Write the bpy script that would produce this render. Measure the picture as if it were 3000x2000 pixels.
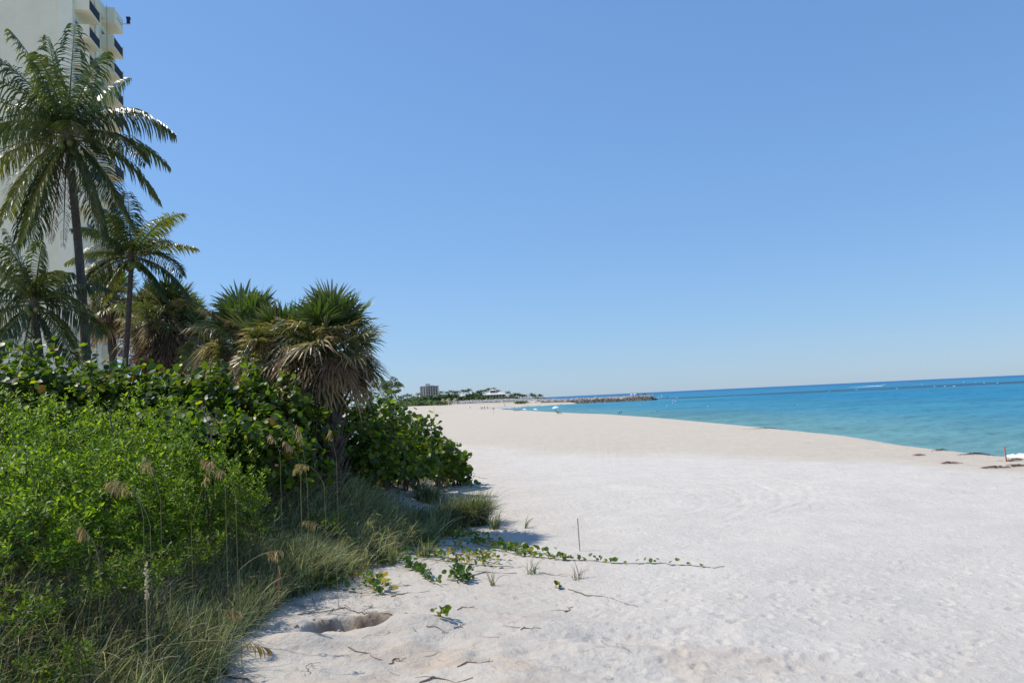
import bpy, math, random
import numpy as np

# ------------------------------------------------------------------ clear
for o in list(bpy.data.objects):
    bpy.data.objects.remove(o)
scene = bpy.context.scene
col = scene.collection
rng = np.random.default_rng(7)
random.seed(7)

# ------------------------------------------------------------------ camera
CAMZ = 6.0
FPX = 2250.0                       # focal length in photo pixels (photo is 3000 wide)
PITCH = math.atan(167.3 / FPX)
ROLL = math.radians(2.67)
F = np.array([0, math.cos(PITCH), math.sin(PITCH)])
R0 = np.array([1.0, 0, 0])
U0 = np.array([0, -math.sin(PITCH), math.cos(PITCH)])
RV = math.cos(ROLL) * R0 - math.sin(ROLL) * U0
UV = math.sin(ROLL) * R0 + math.cos(ROLL) * U0
from mathutils import Matrix, Vector
cam_data = bpy.data.cameras.new("camera")
cam = bpy.data.objects.new("camera", cam_data)
col.objects.link(cam)
cam_data.sensor_width = 36.0
cam_data.lens = 36.0 * FPX / 3000.0
cam_data.clip_start = 0.1
cam_data.clip_end = 60000
mw = Matrix.Identity(4)
for i in range(3):
    mw[i][0] = RV[i]; mw[i][1] = UV[i]; mw[i][2] = -F[i]
mw[2][3] = CAMZ
cam.matrix_world = mw
scene.camera = cam

# ------------------------------------------------------------------ world, sun, exposure
SUN_EL = math.radians(54)
SUN_AZ = math.atan2(-0.975, 0.20)        # compass style angle from +Y towards +X
sd = Vector((math.sin(SUN_AZ) * math.cos(SUN_EL), math.cos(SUN_AZ) * math.cos(SUN_EL), math.sin(SUN_EL)))
world = bpy.data.worlds.new("World")
scene.world = world
world.use_nodes = True
nt = world.node_tree
nt.nodes.clear()
sky = nt.nodes.new("ShaderNodeTexSky")
sky.sky_type = 'NISHITA'
sky.sun_disc = False
sky.sun_elevation = SUN_EL
sky.sun_rotation = SUN_AZ
sky.altitude = 2000
sky.air_density = 1.5
sky.dust_density = 0.9
sky.ozone_density = 8.0
# one tone curve per channel, the same in every direction: thick humid air flattens the sky's own contrast
sep = nt.nodes.new("ShaderNodeSeparateColor")
cmb = nt.nodes.new("ShaderNodeCombineColor")
nt.links.new(sky.outputs[0], sep.inputs[0])
for ci, (ga, gp) in enumerate(((0.512, 0.60), (0.662, 0.56), (0.88, 0.50))):
    m1 = nt.nodes.new("ShaderNodeMath"); m1.operation = 'MULTIPLY'; m1.inputs[1].default_value = 0.15
    m2 = nt.nodes.new("ShaderNodeMath"); m2.operation = 'POWER'; m2.inputs[1].default_value = gp
    m3 = nt.nodes.new("ShaderNodeMath"); m3.operation = 'MULTIPLY'; m3.inputs[1].default_value = ga / 0.1
    nt.links.new(sep.outputs[ci], m1.inputs[0]); nt.links.new(m1.outputs[0], m2.inputs[0])
    nt.links.new(m2.outputs[0], m3.inputs[0]); nt.links.new(m3.outputs[0], cmb.inputs[ci])
bg = nt.nodes.new("ShaderNodeBackground")
bg.inputs[1].default_value = 0.1
wo = nt.nodes.new("ShaderNodeOutputWorld")
nt.links.new(cmb.outputs[0], bg.inputs[0])
nt.links.new(bg.outputs[0], wo.inputs[0])
sun_l = bpy.data.lights.new("sun", 'SUN')
sun_l.energy = 4.8
sun_l.angle = math.radians(0.53)
sun_l.color = (1.0, 0.945, 0.86)
sun = bpy.data.objects.new("sun", sun_l)
col.objects.link(sun)
sun.location = (-40, 20, 60)
sun.rotation_euler = sd.to_track_quat('Z', 'Y').to_euler()
vs = scene.view_settings
vs.view_transform = 'Standard'
vs.look = 'None'
vs.exposure = 0.0
vs.gamma = 1.0
vs.use_curve_mapping = False

# ------------------------------------------------------------------ numeric helpers
def smooth(t):
    t = np.clip(t, 0, 1)
    return t * t * (3 - 2 * t)

def _hash(ix, iy, s):
    n = (ix.astype(np.int64) * 374761393 + iy.astype(np.int64) * 668265263 + s * 1442695041) & 0xFFFFFFFF
    n = ((n ^ (n >> 13)) * 1274126177) & 0xFFFFFFFF
    n = n ^ (n >> 16)
    return (n & 0xFFFFFF) / float(0xFFFFFF)

def vnoise(x, y, s=0):
    ix = np.floor(x); iy = np.floor(y)
    fx = x - ix; fy = y - iy
    fx = fx * fx * (3 - 2 * fx); fy = fy * fy * (3 - 2 * fy)
    a = _hash(ix, iy, s); b = _hash(ix + 1, iy, s); c = _hash(ix, iy + 1, s); d = _hash(ix + 1, iy + 1, s)
    return (a * (1 - fx) + b * fx) * (1 - fy) + (c * (1 - fx) + d * fx) * fy

def fbm(x, y, oct=4, s=0):
    v = 0; a = 0.5; t = 0
    for i in range(oct):
        v = v + a * vnoise(x * 2 ** i + 17.3 * i, y * 2 ** i - 9.1 * i, s + i); t += a; a *= 0.5
    return v / t - 0.5

def poly_dist(x, y, pts):
    d = np.full(x.shape, 1e9)
    for (ax, ay), (bx, by) in zip(pts[:-1], pts[1:]):
        vx, vy = bx - ax, by - ay
        t = np.clip(((x - ax) * vx + (y - ay) * vy) / (vx * vx + vy * vy), 0, 1)
        d = np.minimum(d, np.hypot(x - ax - t * vx, y - ay - t * vy))
    return d

def inside(x, y, poly):
    r = np.zeros(x.shape, bool)
    n = len(poly)
    for i in range(n):
        ax, ay = poly[i]; bx, by = poly[(i + 1) % n]
        if ay == by: continue
        c = ((ay > y) != (by > y)) & (x < (bx - ax) * (y - ay) / (by - ay) + ax)
        r ^= c
    return r

# ------------------------------------------------------------------ terrain function
WATERLINE = [(34, -3000), (34, -200), (33.5, 0), (33, 41), (32.4, 46), (32, 53), (33.5, 66), (32.7, 89), (30, 137), (26, 174), (19.5, 208),
             (12, 260), (-1, 341), (-15, 420), (-13, 500), (0, 540), (22, 562), (48, 582), (66, 640), (52, 760), (46, 1000), (20, 1600), (-100, 4000)]
LAND = WATERLINE + [(-9000, 4000), (-9000, -3000)]
FOOT_Y = [-100, 0, 9, 12.7, 17, 20, 22.6, 27, 32, 43.8, 63, 134, 250, 400, 4000]
FOOT_X = [-6, -6, -5.2, -5.0, -5.3, -4.3, -3.5, -1.9, -3.0, -3.3, -3.8, -13, -32, -62, -700]
HOLE = (-3.55, 15.9)

def foot_x(y):
    return np.interp(y, FOOT_Y, FOOT_X)

def terrain(x, y, fine=False):
    x = np.asarray(x, float); y = np.asarray(y, float)
    d = poly_dist(x, y, WATERLINE)
    ins = inside(x, y, LAND)
    s = np.where(ins, d, -d)
    z = np.where(s > 0, 1.6 * smooth(s / 6.5) ** 0.8, np.maximum(s * 0.12, -3.0))
    z = z + 2.3 * smooth((s - 18) / 55) * smooth((y - 400) / 160)
    t = foot_x(y) + 0.5 * fbm(x * 0.0 + 3, y * 0.35, 2, 5) - x
    A = np.interp(y, [0, 9, 13, 17, 22, 30, 45, 80, 150, 400], [2.0, 2.2, 2.3, 2.5, 2.8, 2.6, 2.0, 1.6, 1.2, 0.8])
    Wd = np.interp(y, [0, 12, 16, 20], [4.2, 4.5, 6.5, 7.5])
    z = z + A * smooth(t / Wd) * (s > 0)
    nearm = smooth((60 - y) / 30) * smooth((s - 2) / 6)
    z = z + nearm * 0.30 * fbm(x * 0.22, y * 0.22, 3, 11)
    # lumps around the digging by the dune foot
    lm = np.exp(-(((x + 3.2) / 3.4) ** 2 + ((y - 14.4) / 3.0) ** 2))
    z = z + lm * 0.62 * fbm(x * 0.55 + 4, y * 0.75, 3, 23)
    lm2 = np.exp(-(((x - 0.5) / 5.0) ** 2 + ((y - 13.6) / 3.2) ** 2))
    z = z + lm2 * (0.26 * fbm(x * 0.7 + 1, y * 1.2, 3, 27))
    # heap on the near-left side of the hole, low rounded shoulder in front of it
    z = z + 0.34 * np.exp(-(((x + 4.6) / 1.1) ** 2 + ((y - 14.0) / 0.75) ** 2))
    z = z + 0.16 * np.exp(-(((x + 2.2) / 0.9) ** 2 + ((y - 15.2) / 0.6) ** 2))
    # the hole itself: a steep back wall, gentle front
    hx = (x - HOLE[0]) / 0.95
    edge = 0.42 * fbm(x * 2.1, x * 0 + 2.0, 3, 31) + 0.05 * fbm(x * 11.0, x * 0 + 1.0, 2, 37)
    back = HOLE[1] + 0.50 - 0.16 * hx * hx + edge
    yy = y - back
    prof = np.where(yy > 0, 0.0, np.where(yy > -0.10, -yy / 0.10, np.maximum(0, 1 - (-(yy + 0.10)) / 1.25)))
    prof = prof ** 1.2 * np.clip(1 - np.abs(hx) ** 3.5, 0, 1)
    z = z - 0.72 * prof
    if fine:
        z = z + fine_relief(x, y, s, t)
    return z

ARCS = [(-0.4, 27.5, 4.4), (0.3, 29.3, 5.6), (0.9, 31.0, 6.6)]
def fine_relief(x, y, s, t):
    r = np.hypot(x, y)
    out = np.zeros(x.shape)
    m = (r < 130) & (s > 1)
    X = x[m]; Y = y[m]
    f = np.zeros(X.shape)
    # foot prints and scuffs: jittered oval dimples with a raised rim
    for cell, prob, dep, seed in ((0.42, 0.70, 0.026, 3), (0.85, 0.40, 0.034, 8)):
        cx = np.floor(X / cell); cy = np.floor(Y / cell)
        for i in (-1, 0, 1):
            for j in (-1, 0, 1):
                a = cx + i; b = cy + j
                px = (a + _hash(a, b, seed)) * cell; py = (b + _hash(a, b, seed + 1)) * cell
                ok = _hash(a, b, seed + 2) < prob
                ang = _hash(a, b, seed + 3) * 6.283
                sz = 0.05 + 0.07 * _hash(a, b, seed + 4)
                u = ((X - px) * np.cos(ang) + (Y - py) * np.sin(ang)) / (sz * 1.55)
                v = (-(X - px) * np.sin(ang) + (Y - py) * np.cos(ang)) / (sz * 0.85)
                q = np.sqrt(u * u + v * v)
                f += ok * dep * (-np.exp(-q ** 3) + 0.55 * np.exp(-((q - 1.45) / 0.38) ** 2))
    tread = 0.35 + 0.65 * smooth((fbm(X * 0.13, Y * 0.13, 2, 71) + 0.16) / 0.25)
    f *= tread * (1.0 - 0.75 * np.exp(-(((X + 2.6) / 3.0) ** 2 + ((Y - 15.5) / 4.0) ** 2)))
    f += 0.035 * fbm(X * 2.3, Y * 2.3, 4, 41)
    f += 0.11 * np.exp(-(((X - 0.8) / 5.0) ** 2 + ((Y - 12.8) / 2.6) ** 2)) * fbm(X * 2.6 + 5, Y * 3.4, 4, 43)
    f += 0.012 * fbm(X * 9, Y * 9, 2, 47)
    # clods on the wall of the hole
    hm = np.exp(-(((X - HOLE[0]) / 0.95) ** 2 + ((Y - 15.95) / 0.55) ** 2) * 1.2)
    f += hm * (0.34 * fbm(X * 5, Y * 7, 3, 53) + 0.12 * fbm(X * 14, Y * 16, 2, 57))
    # wheel tracks curving over the upper beach
    for ax, ay, rad in ARCS:
        for dr in (0, 1.5):
            q = np.hypot((X - 3.5 - ax), (Y - ay - 5.0) * 0.75) - rad - dr
            w = smooth((Y - 24) / 4) * smooth((46 - Y) / 5) * (X > -1.0)
            f += w * 0.013 * (np.exp(-((np.abs(q) - 0.22) / 0.07) ** 2) - 0.9 * np.exp(-(q / 0.16) ** 2))
    for k in range(7):
        xo = 2.5 + 1.15 * k
        q = X - xo - 0.16 * (Y - 40) - 1.2 * np.sin(Y * 0.045 + k * 0.6)
        w = smooth((Y - 46) / 10)
        f += w * 0.009 * (np.exp(-((np.abs(q) - 0.26) / 0.09) ** 2) - 0.8 * np.exp(-(q / 0.2) ** 2))
    out[m] = f * smooth((130 - r[m]) / 50)
    return out

def pix_ray(px, py):
    px = np.asarray(px, float); py = np.asarray(py, float)
    return F + ((px[..., None] - 1500) / FPX) * RV + ((1000 - py[..., None]) / FPX) * UV

_ts = np.concatenate([np.arange(6, 60, 0.12), np.geomspace(60, 1500, 500)])
def ground(px, py):
    """where the line of sight through a photo position meets the terrain"""
    d = pix_ray(np.array(px), np.array(py)); d = d / d[1]
    X = d[0] * _ts; Y = _ts; Z = CAMZ + d[2] * _ts
    h = terrain(X, Y)
    k = int(np.argmax(Z < h))
    if not (Z < h).any(): k = len(_ts) - 1
    a = max(k - 1, 0)
    g0 = Z[a] - h[a]; g1 = Z[k] - h[k]
    t = 0 if g0 == g1 else g0 / (g0 - g1)
    T = _ts[a] + (_ts[k] - _ts[a]) * min(max(t, 0), 1)
    x = d[0] * T
    return np.array([x, T, float(terrain(np.array([x]), np.array([T]))[0])])

def at(px, py, Y):
    d = pix_ray(np.array(px), np.array(py)); d = d / d[1]
    return np.array([d[0] * Y, Y, CAMZ + d[2] * Y])

def hz(x, y):
    return float(terrain(np.array([x]), np.array([y]))[0])

# ------------------------------------------------------------------ mesh helpers
BASE = {}
def new_obj(name, me, parent=None, mat=None):
    o = bpy.data.objects.new(name, me)
    col.objects.link(o)
    if mat is not None and me is not None and len(me.materials) == 0:
        me.materials.append(mat)
    if parent is not None:
        o.parent = parent
    BASE[o.name] = BASE.get(parent.name, (0, 0, 0)) if parent is not None else (0, 0, 0)
    return o

def tag(o, label=None, cat=None, group=None, kind=None):
    if label: o["label"] = label
    if cat: o["category"] = cat
    if group: o["group"] = group
    if kind: o["kind"] = kind
    return o

def thing(name, loc, label, cat, group=None):
    o = bpy.data.objects.new(name, None)
    o.empty_display_size = 0.3
    col.objects.link(o)
    o.location = tuple(float(v) for v in loc)
    BASE[o.name] = tuple(float(v) for v in loc)
    return tag(o, label, cat, group)

class MB:
    """collects vertices, faces (tris/quads/ngons) and vertex colours"""
    def __init__(self):
        self.v = []; self.f = []; self.c = []; self.n = 0
    def add(self, v, f, c=None):
        v = np.asarray(v, float).reshape(-1, 3)
        self.v.append(v)
        for a in (f if isinstance(f, list) else [f]):
            self.f.append(np.asarray(a, np.int64) + self.n)
        if c is None: c = (0.5, 0.5, 0.5)
        c = np.asarray(c, float)
        if c.ndim == 1: c = np.tile(c, (len(v), 1))
        self.c.append(c)
        self.n += len(v)
        return self
    def mesh(self, name, off=(0, 0, 0), smooth_sh=False):
        me = bpy.data.meshes.new(name)
        V = np.concatenate(self.v) - np.asarray(off)
        me.vertices.add(len(V)); me.vertices.foreach_set("co", V.ravel())
        li = np.concatenate([f.ravel() for f in self.f])
        tot = np.concatenate([np.full(len(f), f.shape[1]) for f in self.f])
        st = np.concatenate([[0], np.cumsum(tot)[:-1]])
        me.loops.add(len(li)); me.loops.foreach_set("vertex_index", li.astype(np.int32))
        me.polygons.add(len(tot))
        me.polygons.foreach_set("loop_start", st.astype(np.int32))
        me.polygons.foreach_set("loop_total", tot.astype(np.int32))
        me.polygons.foreach_set("use_smooth", np.full(len(tot), bool(smooth_sh)))
        C = np.concatenate(self.c)
        at_ = me.color_attributes.new("Col", 'FLOAT_COLOR', 'POINT')
        at_.data.foreach_set("color", np.concatenate([C, np.ones((len(C), 1))], 1).ravel().astype(np.float32))
        me.update(calc_edges=True)
        return me
    def build(self, name, mat, parent=None, smooth_sh=False):
        off = BASE.get(parent.name, (0, 0, 0)) if parent is not None else (0, 0, 0)
        me = self.mesh(name, off, smooth_sh)
        return new_obj(name, me, parent, mat)

def norm(v):
    v = np.asarray(v, float)
    return v / np.maximum(np.linalg.norm(v, axis=-1, keepdims=True), 1e-9)

def tube(path, rad, n=8, c=None, cap=True):
    path = np.asarray(path, float); m = len(path)
    rad = np.broadcast_to(np.asarray(rad, float), (m,))
    tn = norm(np.gradient(path, axis=0))
    ref = np.array([0.31, 0.17, 0.93]) if abs(tn[0][2]) < 0.9 else np.array([1.0, 0.1, 0])
    a = norm(np.cross(tn, ref)); b = np.cross(tn, a)
    th = np.arange(n) * 2 * math.pi / n
    v = path[:, None, :] + rad[:, None, None] * (a[:, None, :] * np.cos(th)[None, :, None] + b[:, None, :] * np.sin(th)[None, :, None])
    i = np.arange(m - 1)[:, None] * n; j = np.arange(n)[None, :]; jn = (j + 1) % n
    q = np.stack([i + j, i + jn, i + n + jn, i + n + j], -1).reshape(-1, 4)
    f = [q]
    if cap:
        f.append(np.arange(n)[::-1][None, :]); f.append((np.arange(n) + (m - 1) * n)[None, :])
    return v.reshape(-1, 3), f

BOXF = np.array([[0, 3, 2, 1], [4, 5, 6, 7], [0, 1, 5, 4], [1, 2, 6, 5], [2, 3, 7, 6], [3, 0, 4, 7]])
def box(x0, x1, y0, y1, z0, z1, Rm=None, off=(0, 0, 0)):
    v = np.array([[x0, y0, z0], [x1, y0, z0], [x1, y1, z0], [x0, y1, z0], [x0, y0, z1], [x1, y0, z1], [x1, y1, z1], [x0, y1, z1]], float)
    if Rm is not None: v = v @ Rm.T
    return v + np.asarray(off), BOXF

def frames(n):
    """orthonormal frames with z = n and random spin"""
    n = norm(n); N = len(n)
    r = rng.normal(size=(N, 3))
    a = norm(np.cross(n, r)); b = np.cross(n, a)
    return np.stack([a, b, n], 1)        # rows: x, y, z axes

def scatter(tv, tf, pos, fr, sc):
    """copies of a small template at many places"""
    N = len(pos); k = len(tv)
    sc = np.asarray(sc).reshape(N, 1, 1)
    v = np.einsum('kj,njd->nkd', tv, fr) * sc + pos[:, None, :]
    fs = []
    for f in (tf if isinstance(tf, list) else [tf]):
        f = np.asarray(f)
        fs.append((f[None] + (np.arange(N) * k)[:, None, None]).reshape(-1, f.shape[1]))
    return v.reshape(-1, 3), fs

def ico():
    t = (1 + 5 ** .5) / 2
    v = norm(np.array([[-1, t, 0], [1, t, 0], [-1, -t, 0], [1, -t, 0], [0, -1, t], [0, 1, t], [0, -1, -t], [0, 1, -t], [t, 0, -1], [t, 0, 1], [-t, 0, -1], [-t, 0, 1]]))
    f = np.array([[0, 11, 5], [0, 5, 1], [0, 1, 7], [0, 7, 10], [0, 10, 11], [1, 5, 9], [5, 11, 4], [11, 10, 2], [10, 7, 6], [7, 1, 8], [3, 9, 4], [3, 4, 2], [3, 2, 6], [3, 6, 8], [3, 8, 9], [4, 9, 5], [2, 4, 11], [6, 2, 10], [8, 6, 7], [9, 8, 1]])
    return v, f
ICO_V, ICO_F = ico()

def uv_sphere(c, r, nu=12, nv=8):
    r = np.broadcast_to(np.asarray(r, float), (3,))
    v = []
    for i in range(nv + 1):
        p = math.pi * i / nv
        for j in range(nu):
            t = 2 * math.pi * j / nu
            v.append((c[0] + r[0] * math.sin(p) * math.cos(t), c[1] + r[1] * math.sin(p) * math.sin(t), c[2] + r[2] * math.cos(p)))
    q = [[i * nu + j, (i + 1) * nu + j, (i + 1) * nu + (j + 1) % nu, i * nu + (j + 1) % nu] for i in range(nv) for j in range(nu)]
    return np.array(v), np.array(q)

def copy_tree(o, parent=None):
    c = o.copy()
    col.objects.link(c)
    if parent is not None: c.parent = parent
    for ch in list(o.children):
        copy_tree(ch, c)
    return c

# ------------------------------------------------------------------ materials
def mat_new(name):
    m = bpy.data.materials.new(name)
    m.use_nodes = True
    n = m.node_tree
    n.nodes.clear()
    out = n.nodes.new("ShaderNodeOutputMaterial")
    return m, n, out

def col_node(n):
    a = n.nodes.new("ShaderNodeAttribute"); a.attribute_name = "Col"
    return a.outputs["Color"]

def noise(n, scale, detail=4, rough=0.6, vec=None):
    t = n.nodes.new("ShaderNodeTexNoise")
    t.inputs["Scale"].default_value = scale; t.inputs["Detail"].default_value = detail; t.inputs["Roughness"].default_value = rough
    if vec is None:
        g = n.nodes.new("ShaderNodeNewGeometry"); vec = g.outputs["Position"]
    n.links.new(vec, t.inputs["Vector"])
    return t.outputs["Fac"]

def mulc(n, c, fac, lo, hi):
    """colour times a factor remapped from noise"""
    mr = n.nodes.new("ShaderNodeMapRange")
    mr.inputs["From Min"].default_value = 0.3; mr.inputs["From Max"].default_value = 0.7
    mr.inputs["To Min"].default_value = lo; mr.inputs["To Max"].default_value = hi
    n.links.new(fac, mr.inputs["Value"])
    v = n.nodes.new("ShaderNodeVectorMath"); v.operation = 'SCALE'
    if isinstance(c, tuple):
        v.inputs[0].default_value = c[:3]
    else:
        n.links.new(c, v.inputs[0])
    n.links.new(mr.outputs[0], v.inputs["Scale"])
    return v.outputs[0]

def surf(name, color, rough=0.7, lo=0.85, hi=1.12, nscale=3.0, bump=0.0, bscale=20.0, spec=0.3, metal=0.0, use_col=False, detail=5):
    m, n, out = mat_new(name)
    p = n.nodes.new("ShaderNodeBsdfPrincipled")
    c = col_node(n) if use_col else (color[0], color[1], color[2], 1)
    n.links.new(mulc(n, c, noise(n, nscale, detail), lo, hi), p.inputs["Base Color"])
    p.inputs["Roughness"].default_value = rough
    p.inputs["Specular IOR Level"].default_value = spec
    p.inputs["Metallic"].default_value = metal
    if bump:
        b = n.nodes.new("ShaderNodeBump"); b.inputs["Strength"].default_value = bump; b.inputs["Distance"].default_value = 0.05
        n.links.new(noise(n, bscale, 6), b.inputs["Height"])
        n.links.new(b.outputs[0], p.inputs["Normal"])
    n.links.new(p.outputs[0], out.inputs[0])
    return m

def leafm(name, rough=0.4, spec=0.5, trans=0.35, tcol=(1.5, 1.9, 0.6), lo=0.75, hi=1.25, nscale=6):
    m, n, out = mat_new(name)
    c = mulc(n, col_node(n), noise(n, nscale, 2), lo, hi)
    p = n.nodes.new("ShaderNodeBsdfPrincipled")
    n.links.new(c, p.inputs["Base Color"])
    p.inputs["Roughness"].default_value = rough
    p.inputs["Specular IOR Level"].default_value = spec
    t = n.nodes.new("ShaderNodeBsdfTranslucent")
    v = n.nodes.new("ShaderNodeVectorMath"); v.operation = 'MULTIPLY'
    n.links.new(c, v.inputs[0]); v.inputs[1].default_value = tcol
    n.links.new(v.outputs[0], t.inputs[0])
    mx = n.nodes.new("ShaderNodeMixShader"); mx.inputs[0].default_value = trans
    n.links.new(p.outputs[0], mx.inputs[1]); n.links.new(t.outputs[0], mx.inputs[2])
    n.links.new(mx.outputs[0], out.inputs[0])
    return m

M = {}
# sand: colour per vertex carries dry white / damp beige / stained orange sand
def sand_mat():
    m, n, out = mat_new("sand")
    p = n.nodes.new("ShaderNodeBsdfPrincipled")
    c = mulc(n, col_node(n), noise(n, 0.9, 6, 0.65), 0.93, 1.06)
    c = mulc(n, c, noise(n, 60, 3, 0.8), 0.90, 1.08)
    n.links.new(c, p.inputs["Base Color"])
    p.inputs["Roughness"].default_value = 0.92
    p.inputs["Specular IOR Level"].default_value = 0.15
    b1 = n.nodes.new("ShaderNodeBump"); b1.inputs["Strength"].default_value = 0.9; b1.inputs["Distance"].default_value = 0.07
    n.links.new(noise(n, 6.5, 7, 0.72), b1.inputs["Height"])
    b2 = n.nodes.new("ShaderNodeBump"); b2.inputs["Strength"].default_value = 0.5; b2.inputs["Distance"].default_value = 0.03
    n.links.new(noise(n, 24, 5, 0.75), b2.inputs["Height"])
    n.links.new(b1.outputs[0], b2.inputs["Normal"])
    n.links.new(b2.outputs[0], p.inputs["Normal"])
    n.links.new(p.outputs[0], out.inputs[0])
    return m
M['sand'] = sand_mat()

def sea_mat():
    m, n, out = mat_new("sea_water")
    p = n.nodes.new("ShaderNodeBsdfDiffuse")
    n.links.new(mulc(n, col_node(n), noise(n, 0.035, 5, 0.6), 0.88, 1.10), p.inputs["Color"])
    gl = n.nodes.new("ShaderNodeBsdfGlossy"); gl.inputs["Roughness"].default_value = 0.18
    g = n.nodes.new("ShaderNodeNewGeometry")
    prev = None
    for sx, sy, sc, dist, st in ((0.45, 1.0, 1.3, 0.35, 0.9), (0.5, 1.0, 3.4, 0.10, 0.8), (0.30, 1.0, 0.09, 3.2, 1.0)):
        mp = n.nodes.new("ShaderNodeMapping")
        mp.inputs["Scale"].default_value = (sx, sy, 1); mp.inputs["Rotation"].default_value = (0, 0, -0.5)
        n.links.new(g.outputs["Position"], mp.inputs["Vector"])
        b = n.nodes.new("ShaderNodeBump"); b.inputs["Strength"].default_value = st; b.inputs["Distance"].default_value = dist
        n.links.new(noise(n, sc, 3, 0.55, mp.outputs[0]), b.inputs["Height"])
        if prev: n.links.new(prev, b.inputs["Normal"])
        prev = b.outputs[0]
    n.links.new(prev, p.inputs["Normal"]); n.links.new(prev, gl.inputs["Normal"])
    # rough sea: the mean wave slope keeps the mirror share low even at grazing view
    lw = n.nodes.new("ShaderNodeLayerWeight"); lw.inputs["Blend"].default_value = 0.5
    n.links.new(prev, lw.inputs["Normal"])
    pw = n.nodes.new("ShaderNodeMath"); pw.operation = 'POWER'; pw.inputs[1].default_value = 8.0
    n.links.new(lw.outputs["Facing"], pw.inputs[0])
    mr = n.nodes.new("ShaderNodeMapRange"); mr.inputs["To Min"].default_value = 0.02; mr.inputs["To Max"].default_value = 0.46
    n.links.new(pw.outputs[0], mr.inputs["Value"])
    mx = n.nodes.new("ShaderNodeMixShader")
    n.links.new(mr.outputs[0], mx.inputs[0]); n.links.new(p.outputs[0], mx.inputs[1]); n.links.new(gl.outputs[0], mx.inputs[2])
    n.links.new(mx.outputs[0], out.inputs[0])
    return m
M['sea'] = sea_mat()
M['foam'] = surf("foam", (0.85, 0.87, 0.88), 0.8, 0.9, 1.08, 4, 0.6, 8)
M['palm'] = leafm("palm_leaf", 0.36, 0.5, 0.26, (1.7, 1.9, 0.5))
M['fan'] = leafm("fan_leaf", 0.42, 0.5, 0.25, (1.6, 1.8, 0.6))
M['dead'] = leafm("dead_leaf", 0.7, 0.12, 0.30, (1.3, 1.1, 0.8))
M['grape'] = leafm("grape_leaf", 0.42, 0.35, 0.42, (1.9, 2.2, 0.3), 0.85, 1.15, 3)
M['shrub'] = leafm("shrub_leaf", 0.45, 0.3, 0.45, (1.7, 1.8, 0.35))
M['grass'] = leafm("grass_blade", 0.5, 0.35, 0.40, (1.35, 1.4, 0.7))
M['vine'] = leafm("vine_leaf", 0.4, 0.4, 0.30, (1.7, 2.0, 0.5))
M['far'] = leafm("far_leaf", 0.7, 0.2, 0.20, (1.4, 1.6, 0.7))
M['bark'] = surf("palm_bark", (0.10, 0.085, 0.07), 0.9, 0.6, 1.3, 7, 0.8, 12)
M['boots'] = surf("boot_bark", (0.075, 0.062, 0.05), 0.9, 0.55, 1.4, 9, 0.9, 14)
M['twig'] = surf("twig_bark", (0.20, 0.15, 0.11), 0.9, 0.7, 1.2, 18, 0.4, 40)
M['woody'] = surf("woody_stem", (0.11, 0.085, 0.06), 0.9, 0.7, 1.2, 10)
M['stake'] = surf("stake_wood", (0.42, 0.34, 0.28), 0.85, 0.8, 1.15, 25)
M['redstake'] = surf("orange_stake", (0.50, 0.20, 0.11), 0.8, 0.85, 1.1, 25)
M['stucco'] = surf("cream_stucco", (0.86, 0.77, 0.55), 0.9, 0.94, 1.04, 0.7, 0.25, 60)
M['stucco2'] = surf("pale_stucco", (0.86, 0.79, 0.60), 0.9, 0.95, 1.04, 0.9, 0.25, 60)
M['pink'] = surf("pink_panel", (0.50, 0.36, 0.32), 0.9, 0.9, 1.1, 2)
M['rail'] = surf("dark_railing", (0.03, 0.032, 0.045), 0.5, 0.9, 1.1, 3)
M['frame'] = surf("pale_metal", (0.55, 0.57, 0.60), 0.45, 0.9, 1.05, 3)
M['glass'] = surf("dark_glass", (0.02, 0.025, 0.04), 0.08, 0.9, 1.1, 0.5, spec=0.6)
M['concrete'] = surf("pale_concrete", (0.52, 0.49, 0.45), 0.9, 0.9, 1.1, 0.3)
M['rock'] = surf("jetty_rock", None, 0.9, 0.7, 1.3, 0.9, 0.6, 3, use_col=True)
M['roof'] = surf("pale_metal_roof", (0.62, 0.58, 0.52), 0.6, 0.92, 1.05, 0.4)
M['teal'] = surf("teal_roof", (0.35, 0.55, 0.52), 0.6, 0.9, 1.08, 0.4)
M['thatch'] = surf("thatch", (0.27, 0.20, 0.13), 0.95, 0.6, 1.3, 2.5, 0.6, 4)
M['white'] = surf("white_paint", (0.80, 0.80, 0.80), 0.5, 0.95, 1.03, 2)
M['umbwhite'] = surf("white_canvas", (0.82, 0.80, 0.80), 0.8, 0.95, 1.03, 2)
M['umbred'] = surf("red_canvas", (0.62, 0.20, 0.15), 0.8, 0.95, 1.03, 2)
M['umbblue'] = surf("blue_canvas", (0.12, 0.22, 0.45), 0.8, 0.95, 1.03, 2)
M['skin'] = surf("skin", (0.45, 0.26, 0.18), 0.6, 0.95, 1.05, 5)
M['skin2'] = surf("tanned_skin", (0.26, 0.15, 0.10), 0.6, 0.95, 1.05, 5)
M['hair'] = surf("dark_hair", (0.03, 0.022, 0.015), 0.7, 0.9, 1.1, 9)
M['clothdark'] = surf("dark_cloth", (0.03, 0.035, 0.06), 0.9, 0.9, 1.1, 9)
M['clothred'] = surf("red_cloth", (0.45, 0.06, 0.05), 0.9, 0.9, 1.1, 9)
M['clothwhite'] = surf("white_cloth", (0.75, 0.75, 0.73), 0.9, 0.9, 1.1, 9)
M['buoy'] = surf("buoy_plastic", (0.80, 0.66, 0.60), 0.4, 0.95, 1.05, 5)
M['rockcol'] = surf("litter", None, 0.9, 0.8, 1.2, 12, use_col=True)
M['weed'] = surf("seaweed", (0.085, 0.035, 0.022), 0.85, 0.6, 1.4, 9)
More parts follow.
